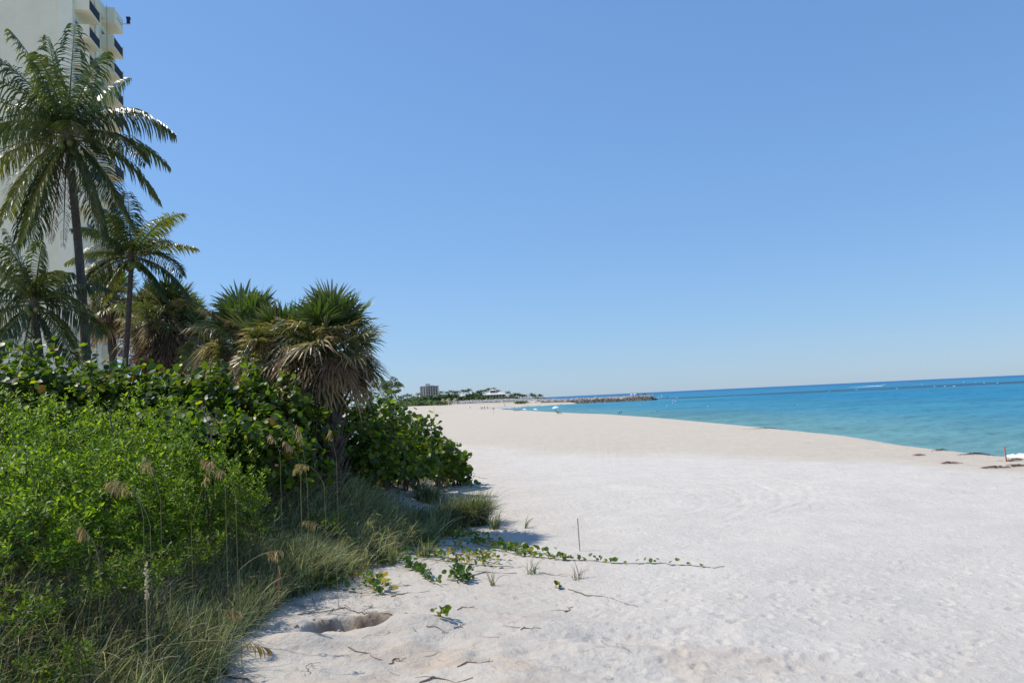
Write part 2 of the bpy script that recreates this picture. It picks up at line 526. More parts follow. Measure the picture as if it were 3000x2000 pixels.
M['coco'] = surf("coconut", (0.13, 0.15, 0.03), 0.45, 0.7, 1.25, 6)
M['oat'] = leafm("oat_seed", 0.6, 0.3, 0.3, (1.2, 1.1, 0.7))
M['spike'] = surf("dry_spike", (0.60, 0.50, 0.32), 0.9, 0.8, 1.15, 30)

# ================================================================== SETTING
# ---- the sand: one sheet, polar tessellation (finer where one can see more), from under the sea to the far land
def build_sand():
    ang = np.concatenate([np.radians(np.linspace(-180, -44, 40)[:-1]), np.radians(np.linspace(-44, 40, 490)), np.radians(np.linspace(40, 180, 36)[1:])])
    r = np.concatenate([[0.4, 2, 4, 6, 7.5], np.arange(8.5, 19, 0.04), np.geomspace(19, 60, 270)[0:], np.geomspace(60, 5200, 210)[1:]])
    Rr, Aa = np.meshgrid(r, ang, indexing='ij')
    X = Rr * np.sin(Aa); Y = Rr * np.cos(Aa)
    Z = terrain(X, Y, True)
    m, k = X.shape
    i = np.arange(m - 1)[:, None] * k; j = np.arange(k - 1)[None, :]
    q = np.stack([i + j, i + j + 1, i + k + j + 1, i + k + j], -1).reshape(-1, 4)[:, ::-1]
    # colour of the sand itself
    white = np.array([0.585, 0.543, 0.483]); beige = np.array([0.525, 0.458, 0.370]); orange = np.array([0.54, 0.43, 0.33]); soil = np.array([0.30, 0.255, 0.205])
    bl = np.interp(X, [-6, 0, 12, 19.5, 22.5, 40], [80, 66, 55, 45, 34, 5])
    tone = smooth((Y - bl + 9 + 16 * fbm(X * 0.16, Y * 0.10, 4, 61)) / 15)
    tone = np.maximum(tone, 0.45 * smooth((4.0 + 5.0 * fbm(X * 0.3, Y * 0.3, 3, 63) - X - 0.05 * np.abs(Y - 24)) / 6.0))
    C = white + (beige - white) * tone[..., None]
    om = smooth((fbm(X * 0.7, Y * 1.3, 4, 67) + 0.08) / 0.22) * np.exp(-(((X + 0.2) / 4.2) ** 2 + ((Y - 12.9) / 2.4) ** 2))
    C = C + (orange - C) * (0.65 * om)[..., None]
    gr = 0.35 * smooth((fbm(X * 0.7, Y * 0.9, 4, 77) + 0.0) / 0.25) * np.exp(-(((X - 0.2) / 4) ** 2 + ((Y - 16.5) / 3.0) ** 2))
    C = C * (1 - 0.22 * gr)[..., None]
    # shade on the hole's back wall, painted into the sand colour
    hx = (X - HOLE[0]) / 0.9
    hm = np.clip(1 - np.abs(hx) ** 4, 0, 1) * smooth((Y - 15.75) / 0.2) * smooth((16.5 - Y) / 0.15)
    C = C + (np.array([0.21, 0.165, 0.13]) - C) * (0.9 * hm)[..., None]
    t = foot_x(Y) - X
    sm = smooth((t - 1.2) / 3.0) * (Y < 420) * (1 - smooth((t - 17) / 5))  # soil ends behind the dune; unseen pale ground added to bounce light onto tower
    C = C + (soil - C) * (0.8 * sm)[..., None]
    far_land = smooth((Y - 560) / 80) * (X < 40)
    C = C + (np.array([0.20, 0.21, 0.10]) - C) * (far_land * 0.5)[..., None]
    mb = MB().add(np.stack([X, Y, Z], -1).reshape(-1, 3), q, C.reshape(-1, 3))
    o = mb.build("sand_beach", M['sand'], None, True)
    tag(o, "pale sandy beach sweeping from the dune foot to the water", None, None, 'structure')
build_sand()

# ---- the sea
def build_sea():
    ang = np.concatenate([np.radians(np.linspace(-14, 42, 290)), np.radians(np.linspace(44, 178, 40)[1:])])
    r = np.concatenate([np.geomspace(24, 480, 520), np.geomspace(480, 40000, 240)[1:]])
    Rr, Aa = np.meshgrid(r, ang, indexing='ij')
    X = Rr * np.sin(Aa); Y = Rr * np.cos(Aa)
    m, k = X.shape
    i = np.arange(m - 1)[:, None] * k; j = np.arange(k - 1)[None, :]
    q = np.stack([i + j, i + j + 1, i + k + j + 1, i + k + j], -1).reshape(-1, 4)[:, ::-1]
    d = poly_dist(X, Y, WATERLINE)
    shallow = np.array([0.135, 0.285, 0.285]); mid = np.array([0.052, 0.240, 0.335]); turq = np.array([0.018, 0.195, 0.330]); deep = np.array([0.012, 0.125, 0.305])
    C = shallow + (mid - shallow) * smooth(d / 55)[..., None]
    C = C + (turq - C) * smooth((d - 40) / 120)[..., None]
    C = C + (np.array([0.012, 0.195, 0.335]) - C) * smooth((Y - 900) / 300)[..., None]
    C = C + (deep - C) * smooth((Rr - 1300) / 2200)[..., None]
    # dark reef lying off the beach
    yc = 640 - 0.10 * X
    wid = 40 + 0.28 * np.clip(X - 50, 0, 900)
    reef = smooth(1.25 - np.abs(Y - yc - 0.3 * wid) / wid + 1.3 * fbm(X * 0.02, Y * 0.012, 4, 83)) * smooth((X - 95) / 40)
    C = C + (np.array([0.020, 0.060, 0.100]) - C) * (reef * 0.8)[..., None]
    pat = smooth((fbm(X * 0.02, Y * 0.03, 4, 91) - 0.02) / 0.2)
    C = C * (1 - 0.12 * pat)[..., None]
    # wind waves: short crests running towards the beach
    u = X * 0.87 + Y * 0.49; v = -X * 0.49 + Y * 0.87
    Z = 0.70 * fbm(u * 0.13, v * 0.36, 3, 101) + 0.34 * fbm(u * 0.5 + 9, v * 1.1, 2, 107) + 0.75 * fbm(u * 0.04, v * 0.13, 2, 111)
    Z = Z * smooth((d - 1.0) / 8) * smooth((900 - Rr) / 500)
    o = MB().add(np.stack([X, Y, Z], -1).reshape(-1, 3), q, C.reshape(-1, 3)).build("sea", M['sea'], None, True)
    tag(o, "turquoise sea reaching to the horizon", None, None, 'structure')
build_sea()

# ================================================================== APARTMENT TOWER
def build_tower():
    a = math.radians(10.2)
    Rm = np.array([[math.cos(a), -math.sin(a), 0], [math.sin(a), math.cos(a), 0], [0, 0, 1.0]])
    c0 = at(212, 420, 78.0); off = np.array([c0[0], c0[1], 0.0])
    yB = 8.5
    YB = off[1] + math.cos(a) * yB
    zf = at(345, 61, YB)[2]; zl = at(335, 1047, YB)[2]
    st = (zf - zl) / 13.0
    ztop = zf + 1.75
    gz = hz(off[0], off[1]) - 1.0
    root = thing("apartment_tower", (off[0], off[1], gz + 1.0), "tall cream apartment tower with stacked balconies behind the palms", "building")
    def part(name, mat, boxes, parent=root):
        mb = MB()
        for b in boxes:
            v, f = box(*b, Rm=Rm, off=off); mb.add(v, f)
        return mb.build(name, mat, parent)
    part("wall", M['stucco'], [(-30, 0, 0, 12.3, gz, ztop)])
    part("corner_pier", M['stucco2'], [(-1.25, 0.0, -0.14, -0.004, gz, ztop + 0.05), (0.004, 0.10, -0.14, 0.55, gz, ztop + 0.05)])
    part("pier", M['stucco2'], [(0.004, 0.22, 6.6, 7.4, gz, ztop + 0.04)])
    part("pier", M['stucco2'], [(0.004, 0.16, 11.9, 12.31, gz, ztop + 0.04)])
    part("parapet", M['stucco'], [(0.003, 0.55, 0.6, yB - 0.01, zf + 0.35, ztop + 0.02)])
    box_ = part("parapet_box", M['stucco'], [(0.003, 1.55, yB, 11.65, zf, ztop + 0.03)])
    part("groove", M['rail'], [(1.552, 1.56, yB + 0.8, yB + 2.8, zf + 0.95, zf + 1.02)], box_)
    arm = part("bracket_arm", M['frame'], [(1.55, 2.5, 11.4, 11.47, ztop - 0.55, ztop - 0.45)])
    part("camera_housing", M['rail'], [(2.05, 2.40, 11.3, 11.58, ztop - 0.45, ztop + 0.15), (2.0, 2.45, 11.25, 11.62, ztop + 0.15, ztop + 0.35)], arm)
    part("cable", M['rail'], [(0.9, 0.93, 4.0, 4.03, gz + 8, ztop)])
    part("cable", M['rail'], [(0.9, 0.93, 7.9, 7.93, gz + 8, ztop)])
    def balcony(y0, y1, x1, zb, rail=True):
        b = part("balcony", M['stucco'], [(0.004, x1, y0, y1, zb, zb + 0.17)])
        part("front_panel", M['stucco'], [(0.005, x1 + 0.004, y0 - 0.12, y0 + 0.003, zb - 0.003, zb + 1.42)], b)
        part("end_panel", M['stucco'], [(0.006, x1 + 0.02, y1 - 0.003, y1 + 0.14, zb - 0.004, zb + 1.44)], b)
        bars = [(x1 - 0.05, x1 - 0.01, y0 + 0.01, y1 - 0.01, zb + 1.18, zb + 1.24), (x1 - 0.05, x1 - 0.01, y0 + 0.01, y1 - 0.01, zb + 0.24, zb + 0.28)]
        nb = 24
        for k in range(nb):
            yy = y0 + 0.08 + (y1 - y0 - 0.16) * k / (nb - 1)
            bars.append((x1 - 0.045, x1 - 0.015, yy - 0.033, yy + 0.033, zb + 0.281, zb + 1.179))
        part("railing", M['rail'], bars, b)
    def opening(y0, y1, z0, z1, xo=0.0):
        w = part("window", M['frame'], [(xo + 0.004, xo + 0.06, y0, y0 + 0.07, z0, z1), (xo + 0.004, xo + 0.06, y1 - 0.07, y1, z0, z1),
                                         (xo + 0.004, xo + 0.06, y0 + 0.071, y1 - 0.071, z1 - 0.07, z1), (xo + 0.004, xo + 0.06, y0 + 0.071, y1 - 0.071, z0, z0 + 0.07),
                                         (xo + 0.004, xo + 0.05, (y0 + y1) / 2 - 0.03, (y0 + y1) / 2 + 0.03, z0 + 0.071, z1 - 0.071)])
        part("pane", M['glass'], [(xo + 0.003, xo + 0.02, y0 + 0.072, y1 - 0.072, z0 + 0.072, z1 - 0.072)], w)
        return w
    for k in range(1, 15):
        zb = zf - k * st
        balcony(yB, 11.65, 1.5, zb)
        opening(yB + 0.35, yB + 2.2, zb + 0.17, zb + 2.25)
    zA = at(258, 25, 78.0 + 0.2)[2]
    for k in range(0, 15):
        zb = zA - k * st
        if k < 8:
            balcony(0.35, 3.5, 1.6, zb)
            opening(0.9, 3.0, zb + 0.17, zb + 2.2)
        w = opening(4.0, 6.1, zb + 0.75, zb + 2.15)
        part("sill", M['stucco2'], [(0.004, 0.32, 3.85, 6.25, zb + 0.52, zb + 0.70)], w)
        # windows of the wall that looks down the beach
        z0 = zA - k * st + 1.0
        for xw in (-9.6, -13.9):
            w = part("window", M['frame'], [(xw, xw + 0.07, -0.06, -0.004, z0, z0 + 1.4), (xw + 2.5, xw + 2.57, -0.06, -0.004, z0, z0 + 1.4), (xw + 0.071, xw + 2.499, -0.06, -0.004, z0 + 1.33, z0 + 1.4), (xw + 0.071, xw + 2.499, -0.06, -0.004, z0 + 0.62, z0 + 0.68)])
            part("pane", M['glass'], [(xw + 0.072, xw + 2.498, -0.03, -0.003, z0 + 0.01, z0 + 1.329)], w)
            part("infill_panel", M['pink'], [(xw, xw + 2.57, -0.05, -0.004, z0 - 1.2, z0 - 0.02)])
build_tower()

# ================================================================== PALMS
def coco_frond(mb, base, d0, L, droop, g=0.55, tint=(0.045, 0.075, 0.018), tip=None, lf=0.62, nl=58, twist=0.0, wd=0.05):
    n = 26
    d0 = norm(np.array(d0, float)); pts = [np.array(base, float)]; ds = [d0]
    for i in range(n):
        s = (i + 1) / n
        d = norm(d0 + np.array([0, 0, -1.0]) * droop * s ** 1.25)
        ds.append(d); pts.append(pts[-1] + d * L / n)
    pts = np.array(pts); ds = np.array(ds)
    v, f = tube(pts, np.linspace(0.045, 0.008, n + 1), 5)
    mb.add(v, f, np.array([0.16, 0.15, 0.04]) if tip is None else np.array(tip) * 0.9)
    s = np.linspace(0.10, 1.0, nl)
    idx = s * n; i0 = np.minimum(idx.astype(int), n - 1); fr = (idx - i0)[:, None]
    P = pts[i0] * (1 - fr) + pts[i0 + 1] * fr; D = norm(ds[i0] * (1 - fr) + ds[i0 + 1] * fr)
    hor = norm(np.cross(d0, [0, 0, 1.0]) + 1e-6)
    side = norm(hor[None, :] - D * (D @ hor)[:, None])
    nrm = np.cross(side, D)
    side = side * math.cos(twist) + nrm * math.sin(twist)
    for sg in (-1, 1):
        ln = lf * np.clip(np.sin(math.pi * (0.10 + 0.84 * s)), 0.15, 1) ** 0.7 * rng.uniform(0.78, 1.12, nl)
        fw = 0.22 + 0.45 * s + rng.normal(0, 0.12, nl)
        dr = norm(side * sg + D * fw[:, None] + nrm * 0.25 * (1 if g < 0.9 else 0))
        gg = g * rng.uniform(0.5, 1.5, nl)
        q0 = P
        rows = [q0]; cur = q0; dirn = dr
        for kk in range(3):
            dirn = norm(dirn + np.array([0, 0, -1.0]) * (gg * (0.35 + 0.45 * kk))[:, None])
            cur = cur + dirn * (ln / 3)[:, None]
            rows.append(cur)
        wv = norm(D - dirn * np.sum(D * dirn, 1)[:, None] + 0.4 * nrm)
        ws = [0.55 * wd, wd, 0.75 * wd, 0.08 * wd]
        keep = rng.random(nl) > 0.06
        rows = [np.where(keep[:, None], r, rows[0]) for r in rows]
        V = np.stack([np.stack([r - wv * w * 0.5, r + wv * w * 0.5], 1) for r, w in zip(rows, ws)], 1).reshape(-1, 3)
        b = (np.arange(nl) * 8)[:, None]
        fq = np.concatenate([b + np.array([[0, 1, 3, 2]]), b + np.array([[2, 3, 5, 4]]), b + np.array([[4, 5, 7, 6]])])
        c = np.array(tint)[None] * rng.uniform(0.7, 1.35, (nl, 1))
        C = np.repeat(c, 8, 0)
        if tip is not None:
            wt = np.tile(np.array([0, 0, .3, .3, .7, .7, 1, 1]), nl)[:, None] * np.repeat(0.3 + 0.7 * s, 8)[:, None]
            C = C * (1 - wt) + np.array(tip) * wt
        mb.add(V, fq, C)

def coco_palm(name, label, base, top, r0, r1, fronds, bend=(0, 0), ncoco=12, seed=1, ds=1.0, lsc=1.0):
    root = thing(name, base, label, "palm", "coconut palms")
    base = np.array(base, float); top = np.array(top, float)
    t = np.linspace(0, 1, 40)[:, None]
    mid = (base + top) / 2 + np.array([bend[0], bend[1], 0])
    path = (1 - t) ** 2 * base + 2 * t * (1 - t) * mid + t ** 2 * top
    path[0, 2] -= 0.4
    rad = r0 + (r1 - r0) * np.linspace(0, 1, 40) ** 0.6
    rad = rad * (1 + 0.035 * np.sin(np.arange(40) * 2.4)); rad[:3] *= np.array([1.5, 1.3, 1.12])
    v, f = tube(path, rad, 12)
    MB().add(v, f).build("trunk", M['bark'], root, True)
    # fibrous heart of the crown
    mb = MB(); v, f = tube([top - [0, 0, .3], top + [0, 0, .1], top + [0, 0, 0.5], top + [0, 0, 1.0 * ds]], [r1 * 0.95, r1 * 1.5, r1 * 1.2, 0.03], 9); mb.add(v, f)
    mb.build("crown_shaft", M['woody'], root, True)
    for i, fd in enumerate(fronds):
        th, dep, L, dr = fd[:4]; L = L * lsc
        kind = fd[4] if len(fd) > 4 else 'g'
        th = math.radians(th)
        d0 = np.array([math.cos(th), dep, math.sin(th)])
        b = top + np.array([0, 0, 0.25 * ds]) + norm(d0) * r1 * 1.1
        mb = MB()
        if kind == 'g':
            tint = np.array([0.045, 0.066, 0.022]) * rng.uniform(0.8, 1.3); tip = None if rng.random() < 0.6 else (0.14, 0.15, 0.03)
            coco_frond(mb, b, d0, L, dr * 1.12, 0.7 + 0.5 * rng.random(), tint, tip, lf=1.2 * ds, nl=66, wd=0.058 * ds + 0.006, twist=rng.normal(0, 0.45))
        elif kind == 'y':
            coco_frond(mb, b, d0, L, dr, 0.6, (0.10, 0.13, 0.02), (0.28, 0.24, 0.04), lf=1.2 * ds, nl=66, wd=0.058 * ds + 0.006, twist=rng.normal(0, 0.3))
        else:
            coco_frond(mb, b, d0, L, dr, 1.0, (0.10, 0.068, 0.04), (0.15, 0.10, 0.06), lf=0.6 * ds, wd=0.04, twist=rng.normal(0, 0.5))
        o = mb.build("frond", M['dead'] if kind == 'd' else M['palm'], root)
        if kind == 'd': o["label"] = "dead brown hanging frond"
    if ncoco:
        v, f = uv_sphere((0, 0, 0), (0.12, 0.12, 0.155), 10, 7)
        me = MB().add(v, f).mesh("coconut", (0, 0, 0), True)
        for k in range(ncoco):
            aa = rng.uniform(0, 6.28); rr = rng.uniform(0.22, 0.5) * ds
            o = new_obj("coconut", me, root, M['coco'])
            o.location = (top[0] - base[0] + rr * math.cos(aa), top[1] - base[1] + rr * math.sin(aa), top[2] - base[2] - rng.uniform(-0.05, 0.55) * ds)
            o.rotation_euler = (rng.normal(0, .4), rng.normal(0, .4), 0); o.scale = [0.9 + 0.3 * rng.random()] * 3
    return root

# tall palm in front of the tower
Y1 = 33.0
tp = at(198, 414, Y1); bp = at(262, 1120, Y1 + 0.5)
fr = [(104, 0.15, 5.2, 0.2), (80, -0.2, 4.6, 0.35), (116, -0.25, 5.0, 0.7), (128, 0.3, 4.8, 0.8), (62, -0.3, 4.2, 0.6), (92, 0.5, 4.4, 0.5), (110, 0.6, 4.6, 0.6), (72, 0.4, 4.3, 0.5), (98, -0.5, 4.5, 0.55), (122, -0.5, 4.6, 0.85), (84, -0.7, 4.0, 0.7),
      (138, -0.3, 4.7, 0.95), (150, 0.2, 4.7, 0.95), (163, -0.25, 4.6, 1.1), (46, 0.1, 3.5, 0.9), (30, -0.1, 5.4, 1.15), (22, 0.5, 4.4, 1.2), (10, -0.3, 4.8, 1.3), (-8, 0.2, 4.9, 1.5),
      (176, 0.1, 4.6, 1.25), (188, -0.3, 4.6, 1.4, 'y'), (203, 0.2, 4.6, 1.6, 'y'), (228, -0.4, 4.9, 1.4, 'y'), (220, 0.3, 4.6, 1.5), (-28, -0.35, 4.7, 1.6), (-40, 0.3, 4.9, 1.5), (-56, -0.3, 4.8, 1.3),
      (243, -0.25, 5.4, 1.1), (234, 0.2, 5.2, 1.3), (252, -0.4, 5.2, 1.0, 'y'), (258, 0.25, 4.8, 1.2, 'd'), (268, -0.3, 5.0, 1.0, 'd'), (284, -0.2, 4.9, 1.0, 'd'), (296, 0.2, 4.6, 1.1), (150, -1.3, 3.8, 1.2), (30, -1.3, 3.6, 1.3)]
coco_palm("coconut_palm", "tallest coconut palm with a full crown in front of the tower", (bp[0], bp[1], hz(bp[0], bp[1])), tp, 0.25, 0.15, fr, (0.35, 0), 18, 1, 1.0, 0.98)
# slender palm to its right
Y2 = 36.5
tp = at(385, 765, Y2); bp = at(338, 1120, Y2 + 0.5)
fr = [(105, 0.1, 3.4, 0.4), (84, -0.3, 3.5, 0.3), (68, 0.4, 3.3, 0.5), (54, -0.1, 4.0, 0.8, 'y'), (25, 0.0, 3.7, 0.75, 'y'), (12, -0.3, 3.9, 1.3), (-8, 0.2, 4.0, 1.5), (128, -0.2, 3.4, 0.8), (145, 0.3, 3.4, 0.9), (160, -0.3, 3.3, 1.0, 'y'),
      (178, 0.1, 3.3, 1.0, 'y'), (192, -0.2, 3.2, 1.2), (212, 0.2, 3.1, 1.3, 'y'), (230, -0.3, 3.0, 1.3, 'y'), (100, -0.5, 3.0, 0.6), (70, 0.9, 3.0, 0.7), (-35, 0.3, 3.0, 1.3), (110, 0.9, 3.0, 0.6), (120, -0.8, 3.2, 0.7)]
coco_palm("coconut_palm", "slender leaning coconut palm right of the tallest palm", (bp[0], bp[1], hz(bp[0], bp[1])), tp, 0.18, 0.11, fr, (0.15, 0), 9, 2, 0.78, 0.84)
# low palm at the left edge
Y3 = 31.0
tp = at(100, 905, Y3); bp = at(150, 1120, Y3 + 0.3)
fr = [(100, -0.2, 3.0, 0.4), (125, 0.3, 3.0, 0.6), (142, -0.3, 3.1, 0.8), (160, 0.2, 3.0, 1.0), (70, -0.4, 2.9, 0.6), (40, 0.2, 2.9, 0.9), (20, -0.3, 3.0, 1.0), (2, 0.2, 2.9, 1.2), (-20, -0.3, 2.9, 1.2), (-45, 0.2, 2.8, 1.2), (185, -0.3, 2.9, 1.2), (205, 0.2, 2.8, 1.3), (225, -0.4, 2.8, 1.2), (250, 0.1, 2.7, 1.1), (275, -0.3, 2.6, 1.0), (-65, 0.3, 2.7, 1.2),
      (90, -0.5, 2.8, 0.7), (112, -0.5, 2.8, 0.8), (55, -0.5, 2.7, 0.9), (85, 0.8, 2.8, 0.6)]
coco_palm("coconut_palm", "short coconut palm at the left edge below the tallest palm", (bp[0], bp[1], hz(bp[0], bp[1])), tp, 0.17, 0.12, fr, (0.1, 0), 6, 3, 0.8)

def fan_leaf(mb, base, d0, Lp, R, tint, g, nseg=26, spread=115, droop=0.6, tipc=None, twist=0.6):
    d0 = norm(np.array(d0, float)); n = 8
    pts = [np.array(base, float)]; d = d0
    for i in range(n):
        d = norm(d0 + np.array([0, 0, -1.0]) * droop * ((i + 1) / n) ** 1.5)
        pts.append(pts[-1] + d * Lp / n)
    pts = np.array(pts)
    v, f = tube(pts, np.linspace(0.028, 0.014, n + 1), 4); mb.add(v, f, np.array(tint) * 1.3)
    c = pts[-1]
    tw = rng.normal(0, twist)
    sd_ = norm(np.cross(d, [0.02, 0.01, 1.0])); nn = np.cross(sd_, d)
    sd_, nn = sd_ * math.cos(tw) + nn * math.sin(tw), nn * math.cos(tw) - sd_ * math.sin(tw)
    al = np.radians(np.linspace(-spread, spread, nseg) + rng.normal(0, 2, nseg))
    D = d[None] * np.cos(al)[:, None] + sd_[None] * np.sin(al)[:, None] + nn[None] * (0.22 * np.abs(np.sin(al)) + rng.normal(0, 0.06, nseg))[:, None]
    D = norm(D)
    W = norm(-d[None] * np.sin(al)[:, None] + sd_[None] * np.cos(al)[:, None] + nn[None] * rng.normal(0, 0.5, nseg)[:, None])
    ln = R * (0.72 + 0.28 * np.cos(al / 2)) * rng.uniform(0.85, 1.12, nseg)
    fr_ = [0.03, 0.42, 0.72, 1.0]; ws = [0.012, 0.036, 0.026, 0.003]
    gs = g * rng.uniform(0.6, 1.4, nseg)
    rows = []
    for q, w in zip(fr_, ws):
        P = c[None] + D * (ln * q)[:, None] + np.array([0, 0, -1.0]) * (gs * ln * q ** 2.6)[:, None]
        w = w * R
        rows.append(np.stack([P - W * w, P + W * w], 1))
    V = np.stack(rows, 1).reshape(-1, 3)
    b = (np.arange(nseg) * 8)[:, None]
    fq = np.concatenate([b + np.array([[0, 1, 3, 2]]), b + np.array([[2, 3, 5, 4]]), b + np.array([[4, 5, 7, 6]])])
    C = np.repeat(np.array(tint)[None] * rng.uniform(0.7, 1.4, (nseg, 1)), 8, 0)
    if tipc is not None:
        wt = np.tile(np.array([0, 0, .3, .3, .8, .8, 1, 1]), nseg)[:, None]
        C = C * (1 - wt) + np.array(tipc) * wt
    mb.add(V, fq, C)

STUB = None
def fan_palm(label, base, top, r, R, n_live, n_dead, skirt=1.0, boots=False, brown=0.5, up=1.0, dark=1.0):
    global STUB
    root = thing("cabbage_palm", base, label, "palm", "cabbage palms")
    base = np.array(base, float); top = np.array(top, float)
    t = np.linspace(0, 1, 30)[:, None]
    path = base * (1 - t) + top * t; path[0, 2] -= 0.5
    path[:, 0] += 0.05 * np.sin(np.linspace(0, 5, 30))
    rad = r * (1 + 0.10 * np.sin(np.arange(30) * 1.9) + rng.normal(0, 0.04, 30))
    v, f = tube(path, rad, 14)
    v = v + rng.normal(0, 0.02, v.shape)
    MB().add(v, f).build("trunk", M['boots'], root, True)
    if boots:
        if STUB is None:
            mb = MB(); v, f = tube([[0, 0, 0], [0.10, 0, 0.14], [0.16, 0, 0.34], [0.22, 0, 0.55]], [0.07, 0.06, 0.04, 0.02], 5); v[:, 1] *= 1.5
            STUB = mb.add(v, f).mesh("leaf_base")
        H = np.linalg.norm(top - base)
        for k in range(90):
            s = k / 90.0; aa = k * 2.4
            o = new_obj("leaf_base", STUB, root, M['boots'])
            p = (top - base) * (0.05 + s * 0.9)
            o.location = (p[0] + r * 0.85 * math.cos(aa), p[1] + r * 0.85 * math.sin(aa), p[2])
            o.rotation_euler = (0, rng.uniform(-0.1, 0.45), aa); o.scale = [rng.uniform(0.7, 1.2)] * 3
    for k in range(n_live + n_dead):
        dead = k >= n_live
        mb = MB()
        az = k * 2.39996 + rng.normal(0, 0.25)
        if not dead:
            q = (k + 0.5) / n_live
            el = math.radians(86 - 122 * q ** 0.85) + rng.normal(0, 0.14)
            d0 = np.array([math.cos(az) * math.cos(el), math.sin(az) * math.cos(el), math.sin(el)])
            fresh = q < 0.24
            if fresh: tint = np.array([0.075, 0.115, 0.026]); tipc = None if rng.random() < 0.7 else (0.16, 0.14, 0.06)
            else:
                tint = np.array([0.085, 0.100, 0.034]); tipc = (0.42, 0.29, 0.17) if rng.random() < brown + 0.9 * (q - 0.3) else (0.14, 0.15, 0.06)
            tint = tint * rng.uniform(0.7, 1.3)
            fan_leaf(mb, top + np.array([0, 0, 0.1 - 0.35 * q]), d0, R * (rng.uniform(0.4, 0.85) if fresh else rng.uniform(0.35, 1.1)), R * rng.uniform(0.7, 0.9) * up if fresh else R * rng.uniform(0.5, 0.68), tint, 0.08 if fresh else 0.25 + 0.35 * rng.random(), nseg=24, droop=0.10 if fresh else 0.05 + 0.6 * q * q, tipc=tipc, spread=85 if fresh else 125)
            mb.build("fan_leaf", M['fan'], root)
        else:
            el = math.radians(rng.uniform(-42, 18))
            d0 = np.array([math.cos(az) * math.cos(el), math.sin(az) * math.cos(el), math.sin(el)])
            tint = np.array([0.20, 0.150, 0.105]) * rng.uniform(0.45, 1.3) * dark  # dark lowers the tint: shade of the palm cluster put into the leaf colour
            fan_leaf(mb, top + np.array([0, 0, -0.1 - 0.55 * skirt * rng.random()]), d0, R * rng.uniform(0.35, 0.95), R * rng.uniform(0.42, 0.6), tint, 0.5, nseg=18, droop=0.6, spread=110, tipc=tuple(tint * 1.35))
            o = mb.build("fan_leaf", M['dead'], root)
            o["label"] = "dead brown drooping fan leaf"
    return root

def fan_at(label, px, ytop, Y, basepx, r, R, **kw):
    tp = at(px, ytop, Y); b = at(basepx, 1300, Y)
    return fan_palm(label, (b[0], b[1], hz(b[0], b[1])), tp, r, R, **kw)
fan_at("big cabbage palm with shaggy brown skirt at the dune edge", 968, 1022, 26.0, 968, 0.30, 1.55, up=0.88, n_live=96, n_dead=40, skirt=0.4, boots=True, brown=0.55)
fan_at("cabbage palm half hidden left of the big shaggy one", 825, 1040, 27.5, 850, 0.24, 1.50, n_live=78, n_dead=46, brown=0.65)
fan_at("green topped cabbage palm between shaggy palm and dark palm cluster", 715, 1005, 30.0, 715, 0.22, 1.62, n_live=70, n_dead=28, brown=0.5)
fan_at("small cabbage palm seen low behind the dark palm cluster", 632, 1030, 36.0, 625, 0.20, 1.25, n_live=44, n_dead=20, brown=0.3)
fan_at("leftmost cabbage palm of the dark cluster beside the slender palm", 445, 935, 40.0, 400, 0.22, 1.40, n_live=60, n_dead=60, skirt=3.2, brown=0.25, dark=0.6)
fan_at("middle cabbage palm of the dark cluster with hanging skirt", 490, 925, 38.5, 485, 0.24, 1.45, n_live=64, n_dead=70, skirt=3.6, brown=0.2, dark=0.55)
fan_at("cabbage palm behind the middle one of the dark cluster", 540, 950, 42.0, 518, 0.22, 1.40, n_live=54, n_dead=60, skirt=3.4, brown=0.2, dark=0.55)
fan_at("rightmost cabbage palm of the dark cluster", 562, 985, 40.0, 588, 0.20, 1.20, n_live=46, n_dead=56, skirt=3.0, brown=0.3, dark=0.55)
fan_at("cabbage palm crowded against the tower behind the slender palm", 325, 895, 44.0, 345, 0.22, 1.5, n_live=50, n_dead=34, skirt=1.8, brown=0.4)

# ================================================================== SEA GRAPE SHRUBS
def grape_template(n=12):
    th = np.arange(n) * 2 * math.pi / n
    r = 1 - 0.10 * np.cos(th) ** 8
    v = [[0, 0, -0.05]] + [[r[i] * math.cos(th[i]), r[i] * 0.92 * math.sin(th[i]), 0.10 * abs(math.sin(th[i])) + 0.04 * math.cos(2 * th[i])] for i in range(n)]
    f = np.array([[0, 1 + i, 1 + (i + 1) % n] for i in range(n)])
    return np.array(v), f
GV, GF = grape_template()
GCOLS = np.array([[0.070, 0.110, 0.018], [0.036, 0.068, 0.016], [0.125, 0.170, 0.020], [0.080, 0.120, 0.018], [0.36, 0.33, 0.03], [0.30, 0.16, 0.03], [0.15, 0.08, 0.03]])
GPROB = np.array([0.34, 0.30, 0.20, 0.115, 0.025, 0.012, 0.008])
GMESH = []
for c in GCOLS:
    GMESH.append(MB().add(GV, GF, c).mesh("leaf", (0, 0, 0), True))
GMESH_mat = [m.materials.append(M['grape']) for m in GMESH]
VIEW = np.array([0, 0, CAMZ])

def ellipsoid_points(c, r, N, r0=0.6, r1=1.03, zlow=-0.5):
    d = norm(rng.normal(size=(N, 3)))
    d[:, 2] = np.where(d[:, 2] < zlow, -d[:, 2], d[:, 2])
    lump = 1 + 0.30 * np.sin(d[:, 0] * 5.5 + c[0]) * np.sin(d[:, 1] * 5.3 + c[1]) + 0.20 * np.sin(d[:, 2] * 9 + d[:, 0] * 7 + c[2])
    rr = (r0 + (r1 - r0) * rng.random(N) ** 0.5) * lump
    return np.asarray(c) + d * np.asarray(r) * rr[:, None], d

